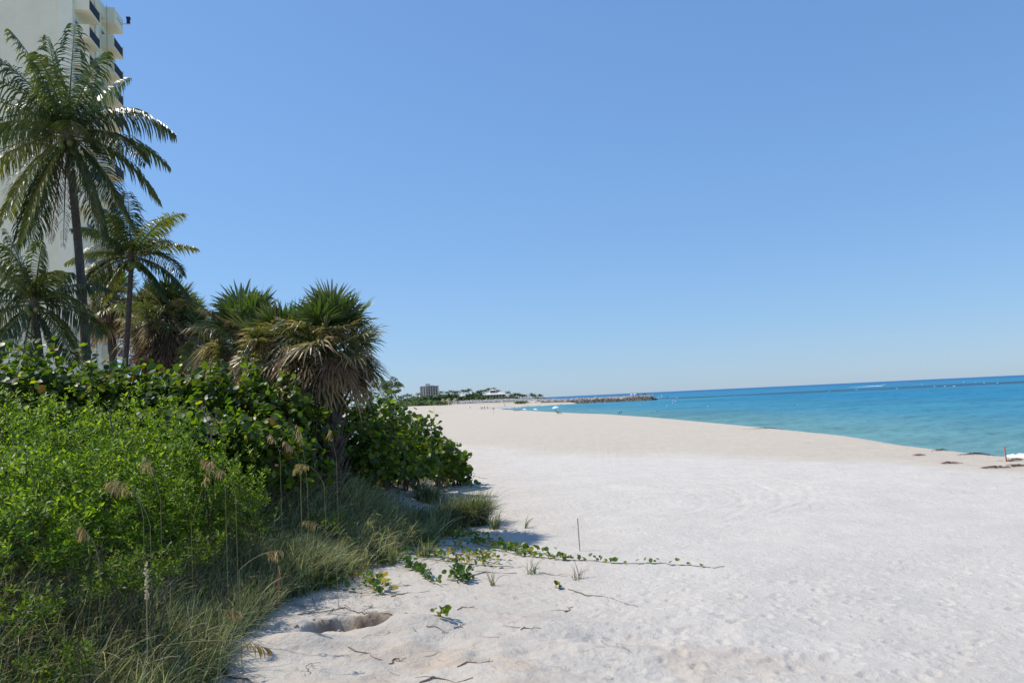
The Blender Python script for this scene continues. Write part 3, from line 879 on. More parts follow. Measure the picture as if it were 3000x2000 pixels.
def grape_shrub(label, c, r, N, size, nlead=70):
    gz = hz(c[0], c[1])
    root = thing("sea_grape_shrub", (c[0], c[1], gz), label, "shrub", "sea grape thicket")
    P, d = ellipsoid_points(c, r, N, 0.45, 1.04)
    nrm = norm(d * 0.55 + np.array([-0.25, -0.15, 0.45]) + rng.normal(0, 0.65, (N, 3)))
    fr_ = frames(nrm)
    sc = size * rng.uniform(0.5, 1.3, N)
    ci = rng.choice(len(GCOLS), N, p=GPROB)
    # leaves on the side one can see are parts of their own
    vd = norm(VIEW - np.asarray(c))
    score = d @ vd + np.linalg.norm((P - c) / r, axis=1) * 1.2 + 0.25 * rng.random(N)
    front = np.argsort(-score)[:nlead * 3]
    front = front[rng.permutation(len(front))[:nlead]]
    rest = np.setdiff1d(np.arange(N), front)
    v, f = scatter(GV, GF, P[rest], fr_[rest], sc[rest])
    cc = GCOLS[ci[rest]] * rng.uniform(0.7, 1.3, (len(rest), 1))
    mb = MB().add(v, f, np.repeat(cc, len(GV), 0))
    tag(mb.build("leaf_mass", M['grape'], root, True), kind='stuff')
    for k in front:
        o = new_obj("leaf", GMESH[ci[k]], root)
        m4 = Matrix.Identity(4)
        for i in range(3):
            for j in range(3): m4[i][j] = fr_[k][j][i] * sc[k]
            m4[i][3] = P[k][i] - (c[0], c[1], gz)[i]
        o.matrix_local = m4
    mb = MB()
    for k in range(9):
        e = np.asarray(c) + norm(rng.normal(size=3) + [0, 0, 0.8]) * np.asarray(r) * 0.85
        b = np.array([c[0] + rng.normal(0, 0.2), c[1] + rng.normal(0, 0.2), gz - 0.2])
        t = np.linspace(0, 1, 7)[:, None]
        mid = (b + e) / 2 + rng.normal(0, 0.25, 3)
        v, f = tube((1 - t) ** 2 * b + 2 * t * (1 - t) * mid + t ** 2 * e, np.linspace(0.05, 0.012, 7), 5); mb.add(v, f)
    mb.build("branches", M['woody'], root)
    return root

def grape_at(label, px, ytop, Y, rx, rz=None, N=900, size=0.12, nlead=70, ry=None):
    N = int(N * 1.45); size *= 0.84
    t = at(px, ytop, Y); g = hz(t[0], t[1])
    if rz is None: rz = max((t[2] - g) * 0.56, 0.5)
    return grape_shrub(label, np.array([t[0], Y, t[2] - rz]), np.array([rx, ry or rx, rz]), N, size, nlead)

grape_at("sea grape shrub at the left edge under the short palm", 20, 1040, 23.5, 1.8, N=1000)
grape_at("sea grape shrub just left of the tall palm's trunk", 150, 1055, 24, 1.6, N=1000)
grape_at("sea grape shrub in front of the tower's lowest balconies", 270, 1078, 24, 1.5, N=1000)
grape_at("sea grape shrub below the slender palm's trunk", 380, 1088, 24, 1.5, N=1000)
grape_at("sea grape shrub below the dark palm cluster", 500, 1095, 24, 1.5, N=1000)
grape_at("sea grape shrub right of the dark palm cluster's trunks", 620, 1095, 24, 1.5, N=900)
grape_at("sea grape shrub under the green topped cabbage palm", 735, 1100, 24.5, 1.4, N=900)
grape_at("sea grape shrub directly left of the shaggy palm's trunk", 850, 1140, 24.5, 1.2, N=800)
grape_at("dark lower sea grape shrub above the bright green shrubs", 520, 1195, 21.5, 1.3, N=800)
grape_at("lower sea grape shrub with a few yellow leaves above the grass", 640, 1225, 21.5, 1.2, N=800)
grape_at("lowest sea grape shrub left of the shaggy palm's foot", 770, 1240, 22.5, 1.2, N=800)
grape_at("sea grape shrub close behind the shaggy palm's trunk", 905, 1210, 27, 1.2, N=700, size=0.125)
grape_at("tall sea grape shrub right of the shaggy palm", 1055, 1150, 31, 1.7, N=1000, size=0.13)
grape_at("sea grape shrub below the far feathery pine", 1130, 1195, 33.5, 1.5, N=900, size=0.135)
grape_at("sea grape shrub stepping down towards the open beach", 1205, 1235, 36.5, 1.3, N=800, size=0.14)
grape_at("sea grape shrub second from the open sand", 1275, 1285, 39, 1.15, N=700, size=0.145)
grape_at("low sea grape shrub at the edge of the open sand", 1330, 1325, 40.5, 0.85, N=500, size=0.145, nlead=50)
grape_at("sea grape shrub facing the dune grass right of the shaggy palm", 1060, 1270, 30, 1.3, N=800, size=0.125)
grape_at("sea grape shrub above the yellowish ground cover", 1170, 1300, 34.5, 1.2, N=700, size=0.13)

# ================================================================== BRIGHT GREEN SHRUBS
LV = np.array([[0, 0, 0], [0.45, 0.22, 0.06], [1, 0, 0.0], [0.45, -0.22, 0.06], [0.45, 0, -0.02]]); LF = np.array([[0, 4, 1], [4, 2, 1], [0, 3, 4], [3, 2, 4]])
def green_shrub(label, px, ytop, Y, rx, N=4200, rz=None, ry=None, size=0.105, name="green_shrub", group="bright green dune shrubs", pal=None, gz=None):
    t = at(px, ytop, Y); g = hz(t[0], t[1])
    if rz is None: rz = max((t[2] - g) * 0.52, 0.4)
    c = np.array([t[0], Y, t[2] - rz]); r = np.array([rx, ry or rx, rz])
    root = thing(name, (c[0], c[1], g), label, "shrub", group)
    # sprigs: a short twig end with a rosette of leaves
    ns = int(N / 7 * 1.45)
    S, d = ellipsoid_points(c, r, ns, 0.5, 1.06, -1.1)
    gap = np.sin(S[:, 0] * 5.1 + 1.3 * S[:, 2]) * np.sin(S[:, 1] * 4.3 + S[:, 0]) * np.sin(S[:, 2] * 5.7 + 0.7 * S[:, 1])
    kp = rng.random(ns) < np.clip(0.95 + 2.0 * gap, 0.30, 1); S = S[kp]; d = d[kp]; ns = len(S)
    up = norm(d * 0.8 + np.array([-0.15, 0, 0.6]) + rng.normal(0, 0.4, (ns, 3)))
    pal = np.array(pal if pal is not None else [[0.190, 0.275, 0.032], [0.135, 0.215, 0.026], [0.250, 0.335, 0.040], [0.085, 0.145, 0.022], [0.055, 0.100, 0.018]])
    fu = frames(up)
    pos = []; X = []; Zn = []; cols = []
    for k in range(7):
        an = k * 2.4 + rng.random(ns) * 0.6
        lift = 0.25 + 0.12 * k
        dx = fu[:, 0] * np.cos(an)[:, None] + fu[:, 1] * np.sin(an)[:, None]
        ldir = norm(dx + up * lift)
        pos.append(S + up * (0.02 * (k - 4)) + ldir * 0.01); X.append(ldir)
        Zn.append(norm(up - ldir * np.sum(up * ldir, 1)[:, None]))
        cols.append(pal[rng.integers(0, len(pal), ns)] * rng.uniform(0.7, 1.3, (ns, 1)))
    pos = np.concatenate(pos); X = np.concatenate(X); Zn = np.concatenate(Zn); cols = np.concatenate(cols)
    fr_ = np.stack([X, np.cross(Zn, X), Zn], 1)
    v, f = scatter(LV, LF, pos, fr_, size * rng.uniform(0.45, 1.45, len(pos)))
    tag(MB().add(v, f, np.repeat(cols, len(LV), 0)).build("leaf_mass", M['shrub'], root), kind='stuff')
    mb = MB()
    for k in range(6):
        e = c + norm(rng.normal(size=3) + [0, 0, 0.6]) * r * 0.95
        b = np.array([c[0] + rng.normal(0, 0.25), c[1] + rng.normal(0, 0.25), g - 0.2])
        tt = np.linspace(0, 1, 6)[:, None]; mid = (b + e) / 2 + rng.normal(0, 0.2, 3)
        v, f = tube((1 - tt) ** 2 * b + 2 * tt * (1 - tt) * mid + tt ** 2 * e, np.linspace(0.02, 0.006, 6), 4); mb.add(v, f)
    mb.build("branches", M['woody'], root)

green_shrub("tallest bright green shrub at the left edge", 20, 1165, 16.5, 1.35, 5200)
green_shrub("bright green shrub next to the left edge one, slightly lower", 150, 1205, 16, 1.1, 4200)
green_shrub("bright green shrub below the sea grapes, third from left edge", 270, 1225, 16.8, 1.0, 4000)
green_shrub("bright green shrub with highest tip in the middle of the row", 380, 1185, 18.5, 1.1, 4200)
green_shrub("bright green shrub right of the highest tipped one", 480, 1215, 18, 1.1, 4200)
green_shrub("bright green shrub sloping towards the shaggy palm", 585, 1290, 18, 0.8, 2800)
green_shrub("low bright green shrub nearest the shaggy palm", 695, 1335, 19.5, 0.75, 2200)
green_shrub("front bright green shrub at the left edge", 50, 1320, 13.8, 1.2, 4800)
green_shrub("front bright green shrub behind the arching sea oats", 240, 1330, 14.6, 1.15, 4600)
green_shrub("front bright green shrub with bare twigs", 395, 1320, 16.0, 1.0, 4000)
green_shrub("lowest bright green shrub at the left edge above the grass", 60, 1465, 12.6, 1.0, 3800, rz=0.62)
# ================================================================== DUNE GRASS
def world_poly(pp):
    return [tuple(ground(px, py)[:2]) for px, py in pp]

def sample_poly(poly, N, clump=0.0, nc=60):
    p = np.array(poly); lo = p.min(0); hi = p.max(0)
    out = np.zeros((0, 2))
    while len(out) < N:
        q = lo + rng.random((N * 2, 2)) * (hi - lo)
        if clump:
            w = fbm(q[:, 0] * 1.1, q[:, 1] * 0.9, 3, nc)
            q = q[rng.random(len(q)) < np.clip(0.5 + clump * w, 0.03, 1)]
        q = q[inside(q[:, 0], q[:, 1], poly)]
        out = np.concatenate([out, q])
    return out[:N]

def grass(mb, P, hmin, hmax, width, pal, lean=0.35, wind=(0.25, 0.0), seg=4, arch=0.9):
    N = len(P)
    Z = terrain(P[:, 0], P[:, 1])
    b = np.stack([P[:, 0], P[:, 1], Z - 0.03], 1)
    h = rng.uniform(hmin, hmax, N) * (0.75 + 0.6 * (fbm(P[:, 0] * 0.8, P[:, 1] * 0.8, 2, 9) + 0.4))
    az = rng.uniform(0, 6.283, N)
    hor = np.stack([np.cos(az), np.sin(az), np.zeros(N)], 1) * rng.uniform(0.05, lean, N)[:, None] + np.array([wind[0], wind[1], 0]) * rng.random((N, 1))
    hn = norm(hor + 1e-5)
    d0 = norm(np.array([0, 0, 1.0]) + hor)
    ar = arch * rng.random(N) ** 1.0
    cur = b; rows = []
    wv = norm(np.cross(d0, hn) + rng.normal(0, 0.5, (N, 3)))
    for k in range(seg + 1):
        s = k / seg
        w = width * (1 - s) ** 0.6 * 0.5 + 0.0006
        rows.append(np.stack([cur - wv * w, cur + wv * w], 1))
        d = norm(d0 + hn * (ar * s * 1.2)[:, None] + np.array([0, 0, -1.0]) * (ar * s * s * 1.3)[:, None])
        cur = cur + d * (h / seg)[:, None]
    V = np.stack(rows, 1).reshape(-1, 3)
    kk = 2 * (seg + 1)
    bb = (np.arange(N) * kk)[:, None]
    fq = np.concatenate([bb + np.array([[2 * i, 2 * i + 1, 2 * i + 3, 2 * i + 2]]) for i in range(seg)])
    pal = np.array(pal)
    C = np.repeat(pal[rng.integers(0, len(pal), N)] * rng.uniform(0.55, 1.35, (N, 1)), kk, 0)
    mb.add(V, fq, C)

GREENS = [[0.16, 0.195, 0.105], [0.115, 0.155, 0.075], [0.23, 0.26, 0.165], [0.28, 0.28, 0.20], [0.12, 0.17, 0.055], [0.38, 0.32, 0.21], [0.075, 0.11, 0.04], [0.06, 0.085, 0.03]]
DRY = [[0.24, 0.17, 0.10], [0.30, 0.23, 0.14], [0.17, 0.11, 0.065], [0.13, 0.12, 0.05]]
mb = MB()
def band(N, y0, y1, t0, t1, clump=1.2, nc=60):
    out = np.zeros((0, 2))
    while len(out) < N:
        y = rng.uniform(y0, y1, N * 2); x = foot_x(y) - rng.uniform(t0, t1, N * 2)
        w = fbm(x * 1.1, y * 0.9, 3, nc)
        k = rng.random(len(x)) < np.clip(0.5 + clump * w, 0.05, 1) * smooth((foot_x(y) - x - t0 + 0.25) / 0.9)
        out = np.concatenate([out, np.stack([x[k], y[k]], 1)])
    return out[:N]
grass(mb, band(15000, 8.4, 13.5, 0.0, 5.0, 1.4), 0.45, 1.05, 0.0135, GREENS, 0.85, (0.16, -0.10), 5, 1.2)
grass(mb, band(17000, 13.0, 20.5, 0.1, 4.6, 1.4), 0.55, 1.2, 0.0150, GREENS, 0.8, (0.16, -0.10))
grass(mb, band(9000, 19.0, 27.0, 0.0, 5.0, 1.4), 0.45, 0.95, 0.018, GREENS, 0.75, (0.2, -0.1))
grass(mb, band(1300, 26.0, 31, 1.8, 5.0, 1.4), 0.4, 0.9, 0.022, GREENS, 0.75, (0.2, -0.1))
grass(mb, band(5500, 13.5, 17.0, 0.5, 3.2, 1.0, 99), 0.5, 1.0, 0.013, DRY, 0.6, (0.2, -0.1), 5, 1.2)
grass(mb, band(2500, 8.6, 13.0, 0.2, 4.5, 1.6, 98), 0.6, 1.25, 0.012, DRY, 0.8, (0.25, -0.15), 5, 1.5)
grass(mb, band(2500, 18, 26.0, 0.2, 4.5, 1.6, 98), 0.5, 1.1, 0.016, DRY, 0.6, (0.25, -0.15), 5, 1.3)
grass(mb, band(6000, 11.5, 16.5, 1.5, 5.0, 1.0, 58), 0.6, 1.15, 0.014, GREENS + DRY, 0.5, (0.16, -0.10), 5, 1.2)
PALE = [[0.40, 0.41, 0.27], [0.30, 0.34, 0.19], [0.48, 0.43, 0.28], [0.22, 0.28, 0.12]]
grass(mb, band(3600, 8.6, 13.4, -0.1, 4.5, 1.2, 55), 0.8, 1.4, 0.017, PALE, 0.9, (0.2, -0.2), 7, 1.7)
grass(mb, band(4200, 13.0, 20.5, 0.0, 4.4, 1.2, 56), 0.8, 1.4, 0.018, PALE, 0.8, (0.2, -0.2), 7, 1.6)
grass(mb, band(3600, 17.5, 26.5, 0.0, 4.6, 1.2, 57), 0.8, 1.4, 0.022, PALE, 0.8, (0.3, -0.2), 6, 1.5)
tag(mb.build("dune_grass", M['grass']), "grey green dune grass covering the sandy slope", "grass", None, 'stuff')

# separate tussocks at the foot of the dune, out on the sand
def tussock(label, px, py, rad, N, h0, h1, wind=(0.2, 0), pal=GREENS):
    p = ground(px, py)
    root = thing("grass_tussock", p, label, "grass", "grass tussocks at the dune foot")
    q = p[:2] + rng.normal(0, rad * 0.5, (N, 2))
    mb = MB(); grass(mb, q, h0 * 1.2, h1 * 1.3, 0.02, pal, 0.7, wind, 5, 1.3)
    mb.build("blades", M['grass'], root)
tussock("dense dark grass tussock casting the long shadow on sand", 1390, 1536, 0.40, 1500, 0.7, 1.15)
tussock("grass tussock just left of the shadow casting one", 1320, 1545, 0.5, 1200, 0.6, 1.0)
tussock("broad grass tussock above the yellow leaved vines", 1230, 1552, 0.6, 700, 0.6, 1.0)
tussock("grass tussock left of the broad one above the vines", 1130, 1560, 0.6, 650, 0.55, 1.0)
tussock("small grass tussock standing inside the tussock shadow", 1450, 1548, 0.2, 90, 0.4, 0.7)
tussock("dark tussock at the top of the sand strip below ground cover", 1255, 1470, 0.6, 600, 0.6, 1.05)
tussock("tussock at the back between sea grapes and the sand strip", 1330, 1505, 0.5, 500, 0.6, 1.0)
tussock("thin grass tussock among the vine leaves", 1140, 1650, 0.25, 110, 0.35, 0.7)
tussock("thin grass tuft above the green runner clump", 1240, 1630, 0.2, 60, 0.3, 0.5)
tussock("grass tussock leaning over the hole's upper left", 900, 1700, 0.4, 320, 0.6, 1.0)
tussock("tiny sparse grass tuft beyond the tussock shadow", 1540, 1545, 0.08, 16, 0.3, 0.5)
tussock("tiny sparse grass tuft right of the green runner clump", 1445, 1715, 0.08, 14, 0.25, 0.45)
tussock("tiny sparse grass tuft next to the buried vine stems", 1560, 1680, 0.12, 22, 0.3, 0.5)
tussock("tiny tuft of grass on the right of the vine field", 1690, 1695, 0.12, 20, 0.25, 0.45, (0.2, -.1), DRY)

# weeds with small leaves climbing through the grass
for lab, px, py, Y, rx, N in (("leafy weed patch low at the left edge", 40, 1720, 10.6, 0.6, 900), ("yellow green weed trailing through the grass near the bottom", 190, 1880, 10.3, 0.45, 500),
                              ("leafy weed patch between grass and dry stems", 420, 1610, 12.6, 0.6, 900), ("leafy weed climbing left of the dry grass", 330, 1640, 12.2, 0.5, 700),
                              ("leafy weed in the grass at the stake's right", 900, 1655, 19.0, 0.45, 500), ("weed tuft at the very bottom left corner", 90, 1960, 10.0, 0.5, 500),
                              ("weed tuft on the grassy slope below the shaggy palm", 950, 1500, 21.5, 0.6, 800), ("bright weed patch among the sea oats", 700, 1430, 18.0, 0.6, 900),
                              ("leafy weed at the upper edge of the dry grass", 610, 1560, 15.0, 0.4, 450)):
    green_shrub(lab, px, py, Y, rx, N, rz=0.28, size=0.07, name="weed_patch", group="weeds in the dune grass", pal=[[0.085, 0.14, 0.02], [0.06, 0.11, 0.02], [0.14, 0.17, 0.03]])
# low ground cover in front of the far sea grapes
def cover(label, pp, N, pal, size):
    poly = world_poly(pp)
    P = sample_poly(poly, N, 1.2)
    z = terrain(P[:, 0], P[:, 1])
    pos = np.stack([P[:, 0], P[:, 1], z + rng.random(N) * 0.25], 1)
    fr_ = frames(norm(np.array([-0.2, -0.3, 0.7]) + rng.normal(0, 0.5, (N, 3))))
    v, f = scatter(LV, LF, pos, fr_, size * rng.uniform(0.6, 1.3, N))
    pal = np.array(pal)
    C = np.repeat(pal[rng.integers(0, len(pal), N)] * rng.uniform(0.7, 1.3, (N, 1)), len(LV), 0)
    tag(MB().add(v, f, C).build("ground_cover", M['shrub']), label, "ground cover", None, 'stuff')
cover("yellowish green creeping ground cover beside the sea grapes", [(1000, 1390), (1150, 1372), (1290, 1385), (1340, 1412), (1310, 1425), (1240, 1408), (1150, 1420), (1020, 1450)], 6000, [[0.12, 0.15, 0.02], [0.08, 0.13, 0.02], [0.19, 0.16, 0.03], [0.17, 0.10, 0.03]], 0.13)
cover("sparse leaf litter and seedlings at the grass edge", [(820, 1770), (900, 1740), (1080, 1690), (1150, 1640), (1100, 1600), (960, 1660), (850, 1720)], 1500, [[0.20, 0.15, 0.06], [0.12, 0.15, 0.03], [0.28, 0.22, 0.12]], 0.08)

# ================================================================== SEA OATS
def sea_oat(label, pts, Y, dz=0.35, nsp=26, c=(0.42, 0.32, 0.15)):
    P = np.array([at(px, py, Y) for px, py in pts])
    if len(P) == 3:
        t = np.linspace(0, 1, 18)[:, None]
        path = (1 - t) ** 2 * P[0] + 2 * t * (1 - t) * P[1] + t ** 2 * P[2]
    else:
        path = np.array([P[0] * (1 - s) + P[1] * s for s in np.linspace(0, 1, 18)])
    b = path[0].copy(); g = hz(b[0], b[1])
    root = thing("sea_oat", (b[0], b[1], g), label, "sea oat", "sea oats above the dune grass")
    full = np.concatenate([[[b[0] + 0.02, b[1], min(g, b[2] - 0.02)]], path])
    v, f = tube(full, np.linspace(0.006, 0.003, len(full)), 5)
    MB().add(v, f, np.array([0.34, 0.30, 0.15])).build("stem", M['oat'], root)
    mb = MB()
    for k in range(nsp):
        s = 0.60 + 0.40 * k / nsp
        i = min(int(s * 17), 16); p = path[i] + (path[i + 1] - path[i]) * (s * 17 - i)
        tn = norm(path[i + 1] - path[i])
        L = 0.17 * math.sin(math.pi * (0.12 + 0.8 * k / nsp)) + 0.05
        d = norm(tn * 0.5 + np.array([rng.normal(0, 0.3), rng.normal(0, 0.3), -0.8]))
        a = norm(np.cross(d, rng.normal(size=3)))
        m1 = p + d * L * 0.5; e = p + norm(d + [0, 0, -0.5]) * L
        w = 0.012
        mb.add([p - a * 0.003, p + a * 0.003, m1 - a * w, m1 + a * w, e], [np.array([[0, 1, 3, 2]]), np.array([[2, 3, 4]])], np.array(c) * rng.uniform(0.7, 1.3))
    mb.build("seed_head", M['oat'], root)
sea_oat("sea oat arching left over the bright green shrubs", [(420, 1520), (400, 1380), (305, 1415)], 12.8)
sea_oat("second sea oat arching left just under the first", [(440, 1540), (410, 1420), (320, 1420)], 12.6)
sea_oat("straight pale sea oat stem slanting right", [(560, 1540), (590, 1430), (622, 1340)], 14.0)
sea_oat("sea oat with two drooping heads right of the slanting stem", [(660, 1440), (650, 1350), (590, 1345)], 14.6)
sea_oat("sea oat bowing left beside the two drooping heads", [(690, 1450), (665, 1370), (640, 1375)], 14.8)
sea_oat("tall tan sea oat in front of the dark thicket", [(880, 1390), (875, 1310), (830, 1290)], 19.5, c=(0.46, 0.33, 0.2))
sea_oat("tan sea oat with drooping head left of the palm trunk", [(900, 1420), (890, 1300), (868, 1240)], 19.5, c=(0.46, 0.33, 0.2))
sea_oat("sea oat leaning left against dark shrubs", [(820, 1330), (812, 1290), (790, 1270)], 19.0, c=(0.46, 0.33, 0.2))
sea_oat("sea oat in front of the shaggy palm's trunk", [(985, 1340), (975, 1290), (965, 1255)], 21.0)
sea_oat("yellow sea oat arching over the grass below the shaggy palm", [(950, 1420), (920, 1350), (865, 1360)], 18.5, c=(0.5, 0.4, 0.14))
sea_oat("yellow sea oat bowing right below the shaggy palm", [(880, 1440), (890, 1360), (862, 1372)], 18.4, c=(0.5, 0.4, 0.14))
sea_oat("feathery sea oat left of the dry grass", [(290, 1640), (270, 1560), (235, 1540)], 11.8)
sea_oat("upright feathery sea oat behind the arching pair", [(470, 1460), (450, 1390), (425, 1335)], 14.0)
sea_oat("sea oat drooping over the grass right of the wooden stake", [(985, 1640), (960, 1520), (890, 1525)], 17.0)
sea_oat("sea oat arching right over the dry grass by the wooden stake", [(700, 1670), (760, 1610), (828, 1612)], 13.2)
sea_oat("sea oat bending low over the bare sand mound", [(470, 1890), (700, 1855), (792, 1902)], 11.4, nsp=34, c=(0.40, 0.27, 0.06))
sea_oat("sea oat at the lower left crossing the grass", [(640, 1790), (620, 1780), (705, 1790)], 12.0)
# dry flower spike
p = at(430, 1800, 11.6); root = thing("dried_flower_spike", (p[0], p[1], hz(p[0], p[1])), "pale dried flower spike upright in the grass", "plant")
top = at(428, 1652, 11.6); g = hz(p[0], p[1])
v, f = tube([[p[0], p[1], g], p, top], [0.006, 0.006, 0.003], 5); MB().add(v, f).build("stem", M['spike'], root)
mb = MB()
for k in range(46):
    s = 0.2 + 0.8 * rng.random(); q = p + (top - p) * s
    v, f = scatter(ICO_V, ICO_F, np.array([q + rng.normal(0, 0.012, 3)]), frames(rng.normal(size=(1, 3))), np.array([0.016]))
    mb.add(v, f)
mb.build("seed_head", M['spike'], root)
# bare twigs sticking out of the shrubs
for lab, pts, Y in (("bare grey branching twig above the green shrubs", [(625, 1310), (610, 1240), (590, 1185)], 17.2), ("bare twig leaning right above the green shrubs", [(615, 1290), (628, 1230), (640, 1200)], 17.3),
                    ("bare stem rising from the middle green shrub", [(330, 1270), (322, 1215), (315, 1185)], 16.6)):
    P = np.array([at(a, b, Y) for a, b in pts]); 
    root = thing("bare_twig", P[0], lab, "twig")
    v, f = tube(P, [0.02, 0.013, 0.005], 5); MB().add(v, f).build("stem", M['twig'], root)
    for k in range(5):
        s = P[0] + (P[-1] - P[0]) * rng.uniform(0.3, 0.95); e = s + np.array([rng.normal(0, 0.15), rng.normal(0, 0.1), rng.uniform(0.08, 0.25)])
        v, f = tube([s, (s + e) / 2 + [0.02, 0, 0], e], [0.007, 0.005, 0.003], 4); MB().add(v, f).build("side_twig", M['twig'], root)

# ================================================================== BEACH VINES
VCOLS = np.array([[0.085, 0.150, 0.025], [0.060, 0.110, 0.025], [0.12, 0.18, 0.03], [0.30, 0.26, 0.05], [0.36, 0.22, 0.04]])
def vine_leaf_mesh(c):
    n = 10; th = np.arange(n) * 2 * math.pi / n
    v = [[0, 0, 0.0]] + [[(1 - 0.22 * (abs(t - math.pi) < 0.1)) * math.cos(t), math.sin(t), 0.38 * abs(math.sin(t))] for t in th]
    v = [[a[0] + 1.0, a[1], a[2]] for a in v]
    f = np.array([[0, 1 + i, 1 + (i + 1) % n] for i in range(n)])
    me = MB().add(v, f, c).mesh("leaf", (0, 0, 0), True); me.materials.append(M['vine'])
    return me
VMESH = [vine_leaf_mesh(c) for c in VCOLS]
def vine(label, pts, n, size, prob, spread=0.06, lift=0.06, stem_r=0.008, grow=0.0):
    n = int(n * 1.35); size *= 1.1
    P = np.array([ground(a, b) for a, b in pts])
    # resample
    seg = np.linalg.norm(np.diff(P, axis=0), axis=1); cum = np.concatenate([[0], np.cumsum(seg)])
    s = np.linspace(0, cum[-1], max(12, int(cum[-1] / 0.15)))
    x = np.interp(s, cum, P[:, 0]) + 0.05 * np.sin(s * 4.1) + rng.normal(0, 0.008, len(s)); y = np.interp(s, cum, P[:, 1]) + 0.08 * np.sin(s * 2.3 + 1)
    z = terrain(x, y, True) + 0.012
    path = np.stack([x, y, z], 1)
    root = thing("beach_vine", path[0], label, "vine", "beach vines creeping over the sand")
    v, f = tube(path, stem_r, 5); MB().add(v, f).build("stem", M['twig'], root)
    prob = np.array(prob, float) / sum(prob)
    for k in range(n):
        q = 0.5 * (k + rng.random()) / n + 0.5 * rng.random()
        q = q ** (1.0 + grow)
        i = int(q * (len(path) - 1))
        sz = size * rng.uniform(0.65, 1.25)
        o = new_obj("leaf", VMESH[rng.choice(len(VCOLS), p=prob)], root)
        o.location = tuple(path[i] + np.array([rng.normal(0, spread), rng.normal(0, spread * 1.4), lift * rng.random() + 0.005]) - path[0])
        o.rotation_euler = (rng.normal(0, 0.5), -rng.uniform(0.2, 1.2), rng.uniform(0, 6.28)); o.scale = (sz, sz, sz)
    return root
A = [.45, .3, .2, .04, .01]; B_ = [.25, .15, .2, .25, .15]; D_ = [.3, .68, .02, .0, .0]
vine("long single vine runner reaching furthest out over the sand", [(1440, 1612), (1560, 1630), (1650, 1640), (1800, 1648), (1950, 1652), (2080, 1661), (2125, 1657)], 78, 0.052, A, 0.04, 0.09, grow=0.5)
vine("leafy start of the long runner beside the tussock shadow", [(1360, 1585), (1430, 1600), (1500, 1610), (1580, 1622), (1640, 1632)], 80, 0.062, B_, 0.10, 0.14)
vine("dark green vine running down towards the green clump", [(1170, 1640), (1200, 1655), (1235, 1680), (1260, 1705), (1290, 1718)], 55, 0.060, D_, 0.06, 0.12)
vine("dense green vine clump alone on the sand", [(1320, 1692), (1345, 1700), (1375, 1712)], 60, 0.062, D_, 0.10, 0.26)
vine("vine with yellowing leaves below the broad tussock", [(1060, 1585), (1150, 1590), (1250, 1595), (1330, 1600), (1400, 1610)], 90, 0.055, B_, 0.16, 0.14)
vine("vine crossing just under the yellowing one", [(1090, 1610), (1180, 1618), (1280, 1632), (1380, 1640), (1470, 1650)], 70, 0.052, B_, 0.12, 0.12)
vine("vine trailing past the thin tuft with pale stems", [(1180, 1560), (1290, 1575), (1400, 1580), (1480, 1592)], 80, 0.055, B_, 0.18, 0.16)
vine("lower vine of few leaves above the green clump", [(1250, 1640), (1330, 1648), (1420, 1655), (1510, 1662)], 36, 0.050, B_, 0.08, 0.10)
Cq = [.2, .1, .2, .32, .18]
vine("short vine strand under the dense shadow casting tussock", [(1290, 1560), (1350, 1568), (1410, 1572)], 46, 0.050, Cq, 0.2, 0.14)
vine("vine strand left of the thin tuft, mostly yellow", [(1080, 1630), (1130, 1640), (1190, 1650)], 44, 0.050, Cq, 0.2, 0.14)
vine("vine strand of small pale leaves in the middle of the field", [(1200, 1600), (1270, 1612), (1340, 1622)], 52, 0.046, Cq, 0.22, 0.12)
vine("vine strand between runner start and lower vine", [(1330, 1625), (1400, 1630), (1480, 1638)], 44, 0.048, Cq, 0.18, 0.12)
vine("vine with big yellow leaves at the grass edge above the hole", [(1060, 1700), (1090, 1715), (1115, 1730), (1135, 1745)], 48, 0.066, [.3, .1, .2, .3, .1], 0.12, 0.2)
vine("leafy vine at the grass edge near the wooden stake", [(880, 1700), (940, 1715), (1010, 1725), (1060, 1735)], 44, 0.055, [.35, .3, .2, .1, .05], 0.14, 0.2)
vine("small vine sprout below the green clump near the hole", [(1285, 1805), (1297, 1812), (1310, 1818)], 12, 0.060, A, 0.05, 0.14)
vine("tiny vine sprout right of the green clump", [(1625, 1722), (1635, 1726), (1645, 1729)], 8, 0.050, A, 0.04, 0.10)
vine("vine runner below the far sea grapes ending in a leafy tip", [(1300, 1400), (1340, 1412), (1380, 1424), (1410, 1432)], 40, 0.11, A, 0.12, 0.14)

# ================================================================== STAKES, STICKS, DEBRIS
def stake(label, px, py, h, w, mat, lean=(0, 0)):
    p = ground(px, py); p[2] -= 0.06
    root = thing("wooden_stake", p, label, "stake")
    t = p + np.array([lean[0], lean[1], h + 0.06])
    mb = MB()
    dx = w / 2
    v = np.array([[sx * dx, sy * dx, 0] for sx, sy in ((-1, -1), (1, -1), (1, 1), (-1, 1))])
    top = v * 0.96 + (t - p); pt = (t - p) + np.array([0, 0, 0.02])
    V = np.concatenate([v, top, [pt]]) + p
    mb.add(V, [BOXF[2:], np.array([[4, 5, 8], [5, 6, 8], [6, 7, 8], [7, 4, 8]])])
    mb.build("post", mat, root)
    return p, t
stake("thin grey wooden stake standing alone on the open sand", 1699, 1613, 0.93, 0.028, M['stake'], (-0.02, 0))
stake("brownish wooden stake at the edge of the dune grass", 815, 1786, 0.92, 0.038, M['redstake'], (0.03, 0))
stake("short orange stake on the beach near the water's edge", 2949, 1352, 0.78, 0.05, M['redstake'], (-0.05, 0))
stake("thin pale stake beside the far low sea grape", 1303, 1385, 1.6, 0.03, M['stake'], (0.0, 0))
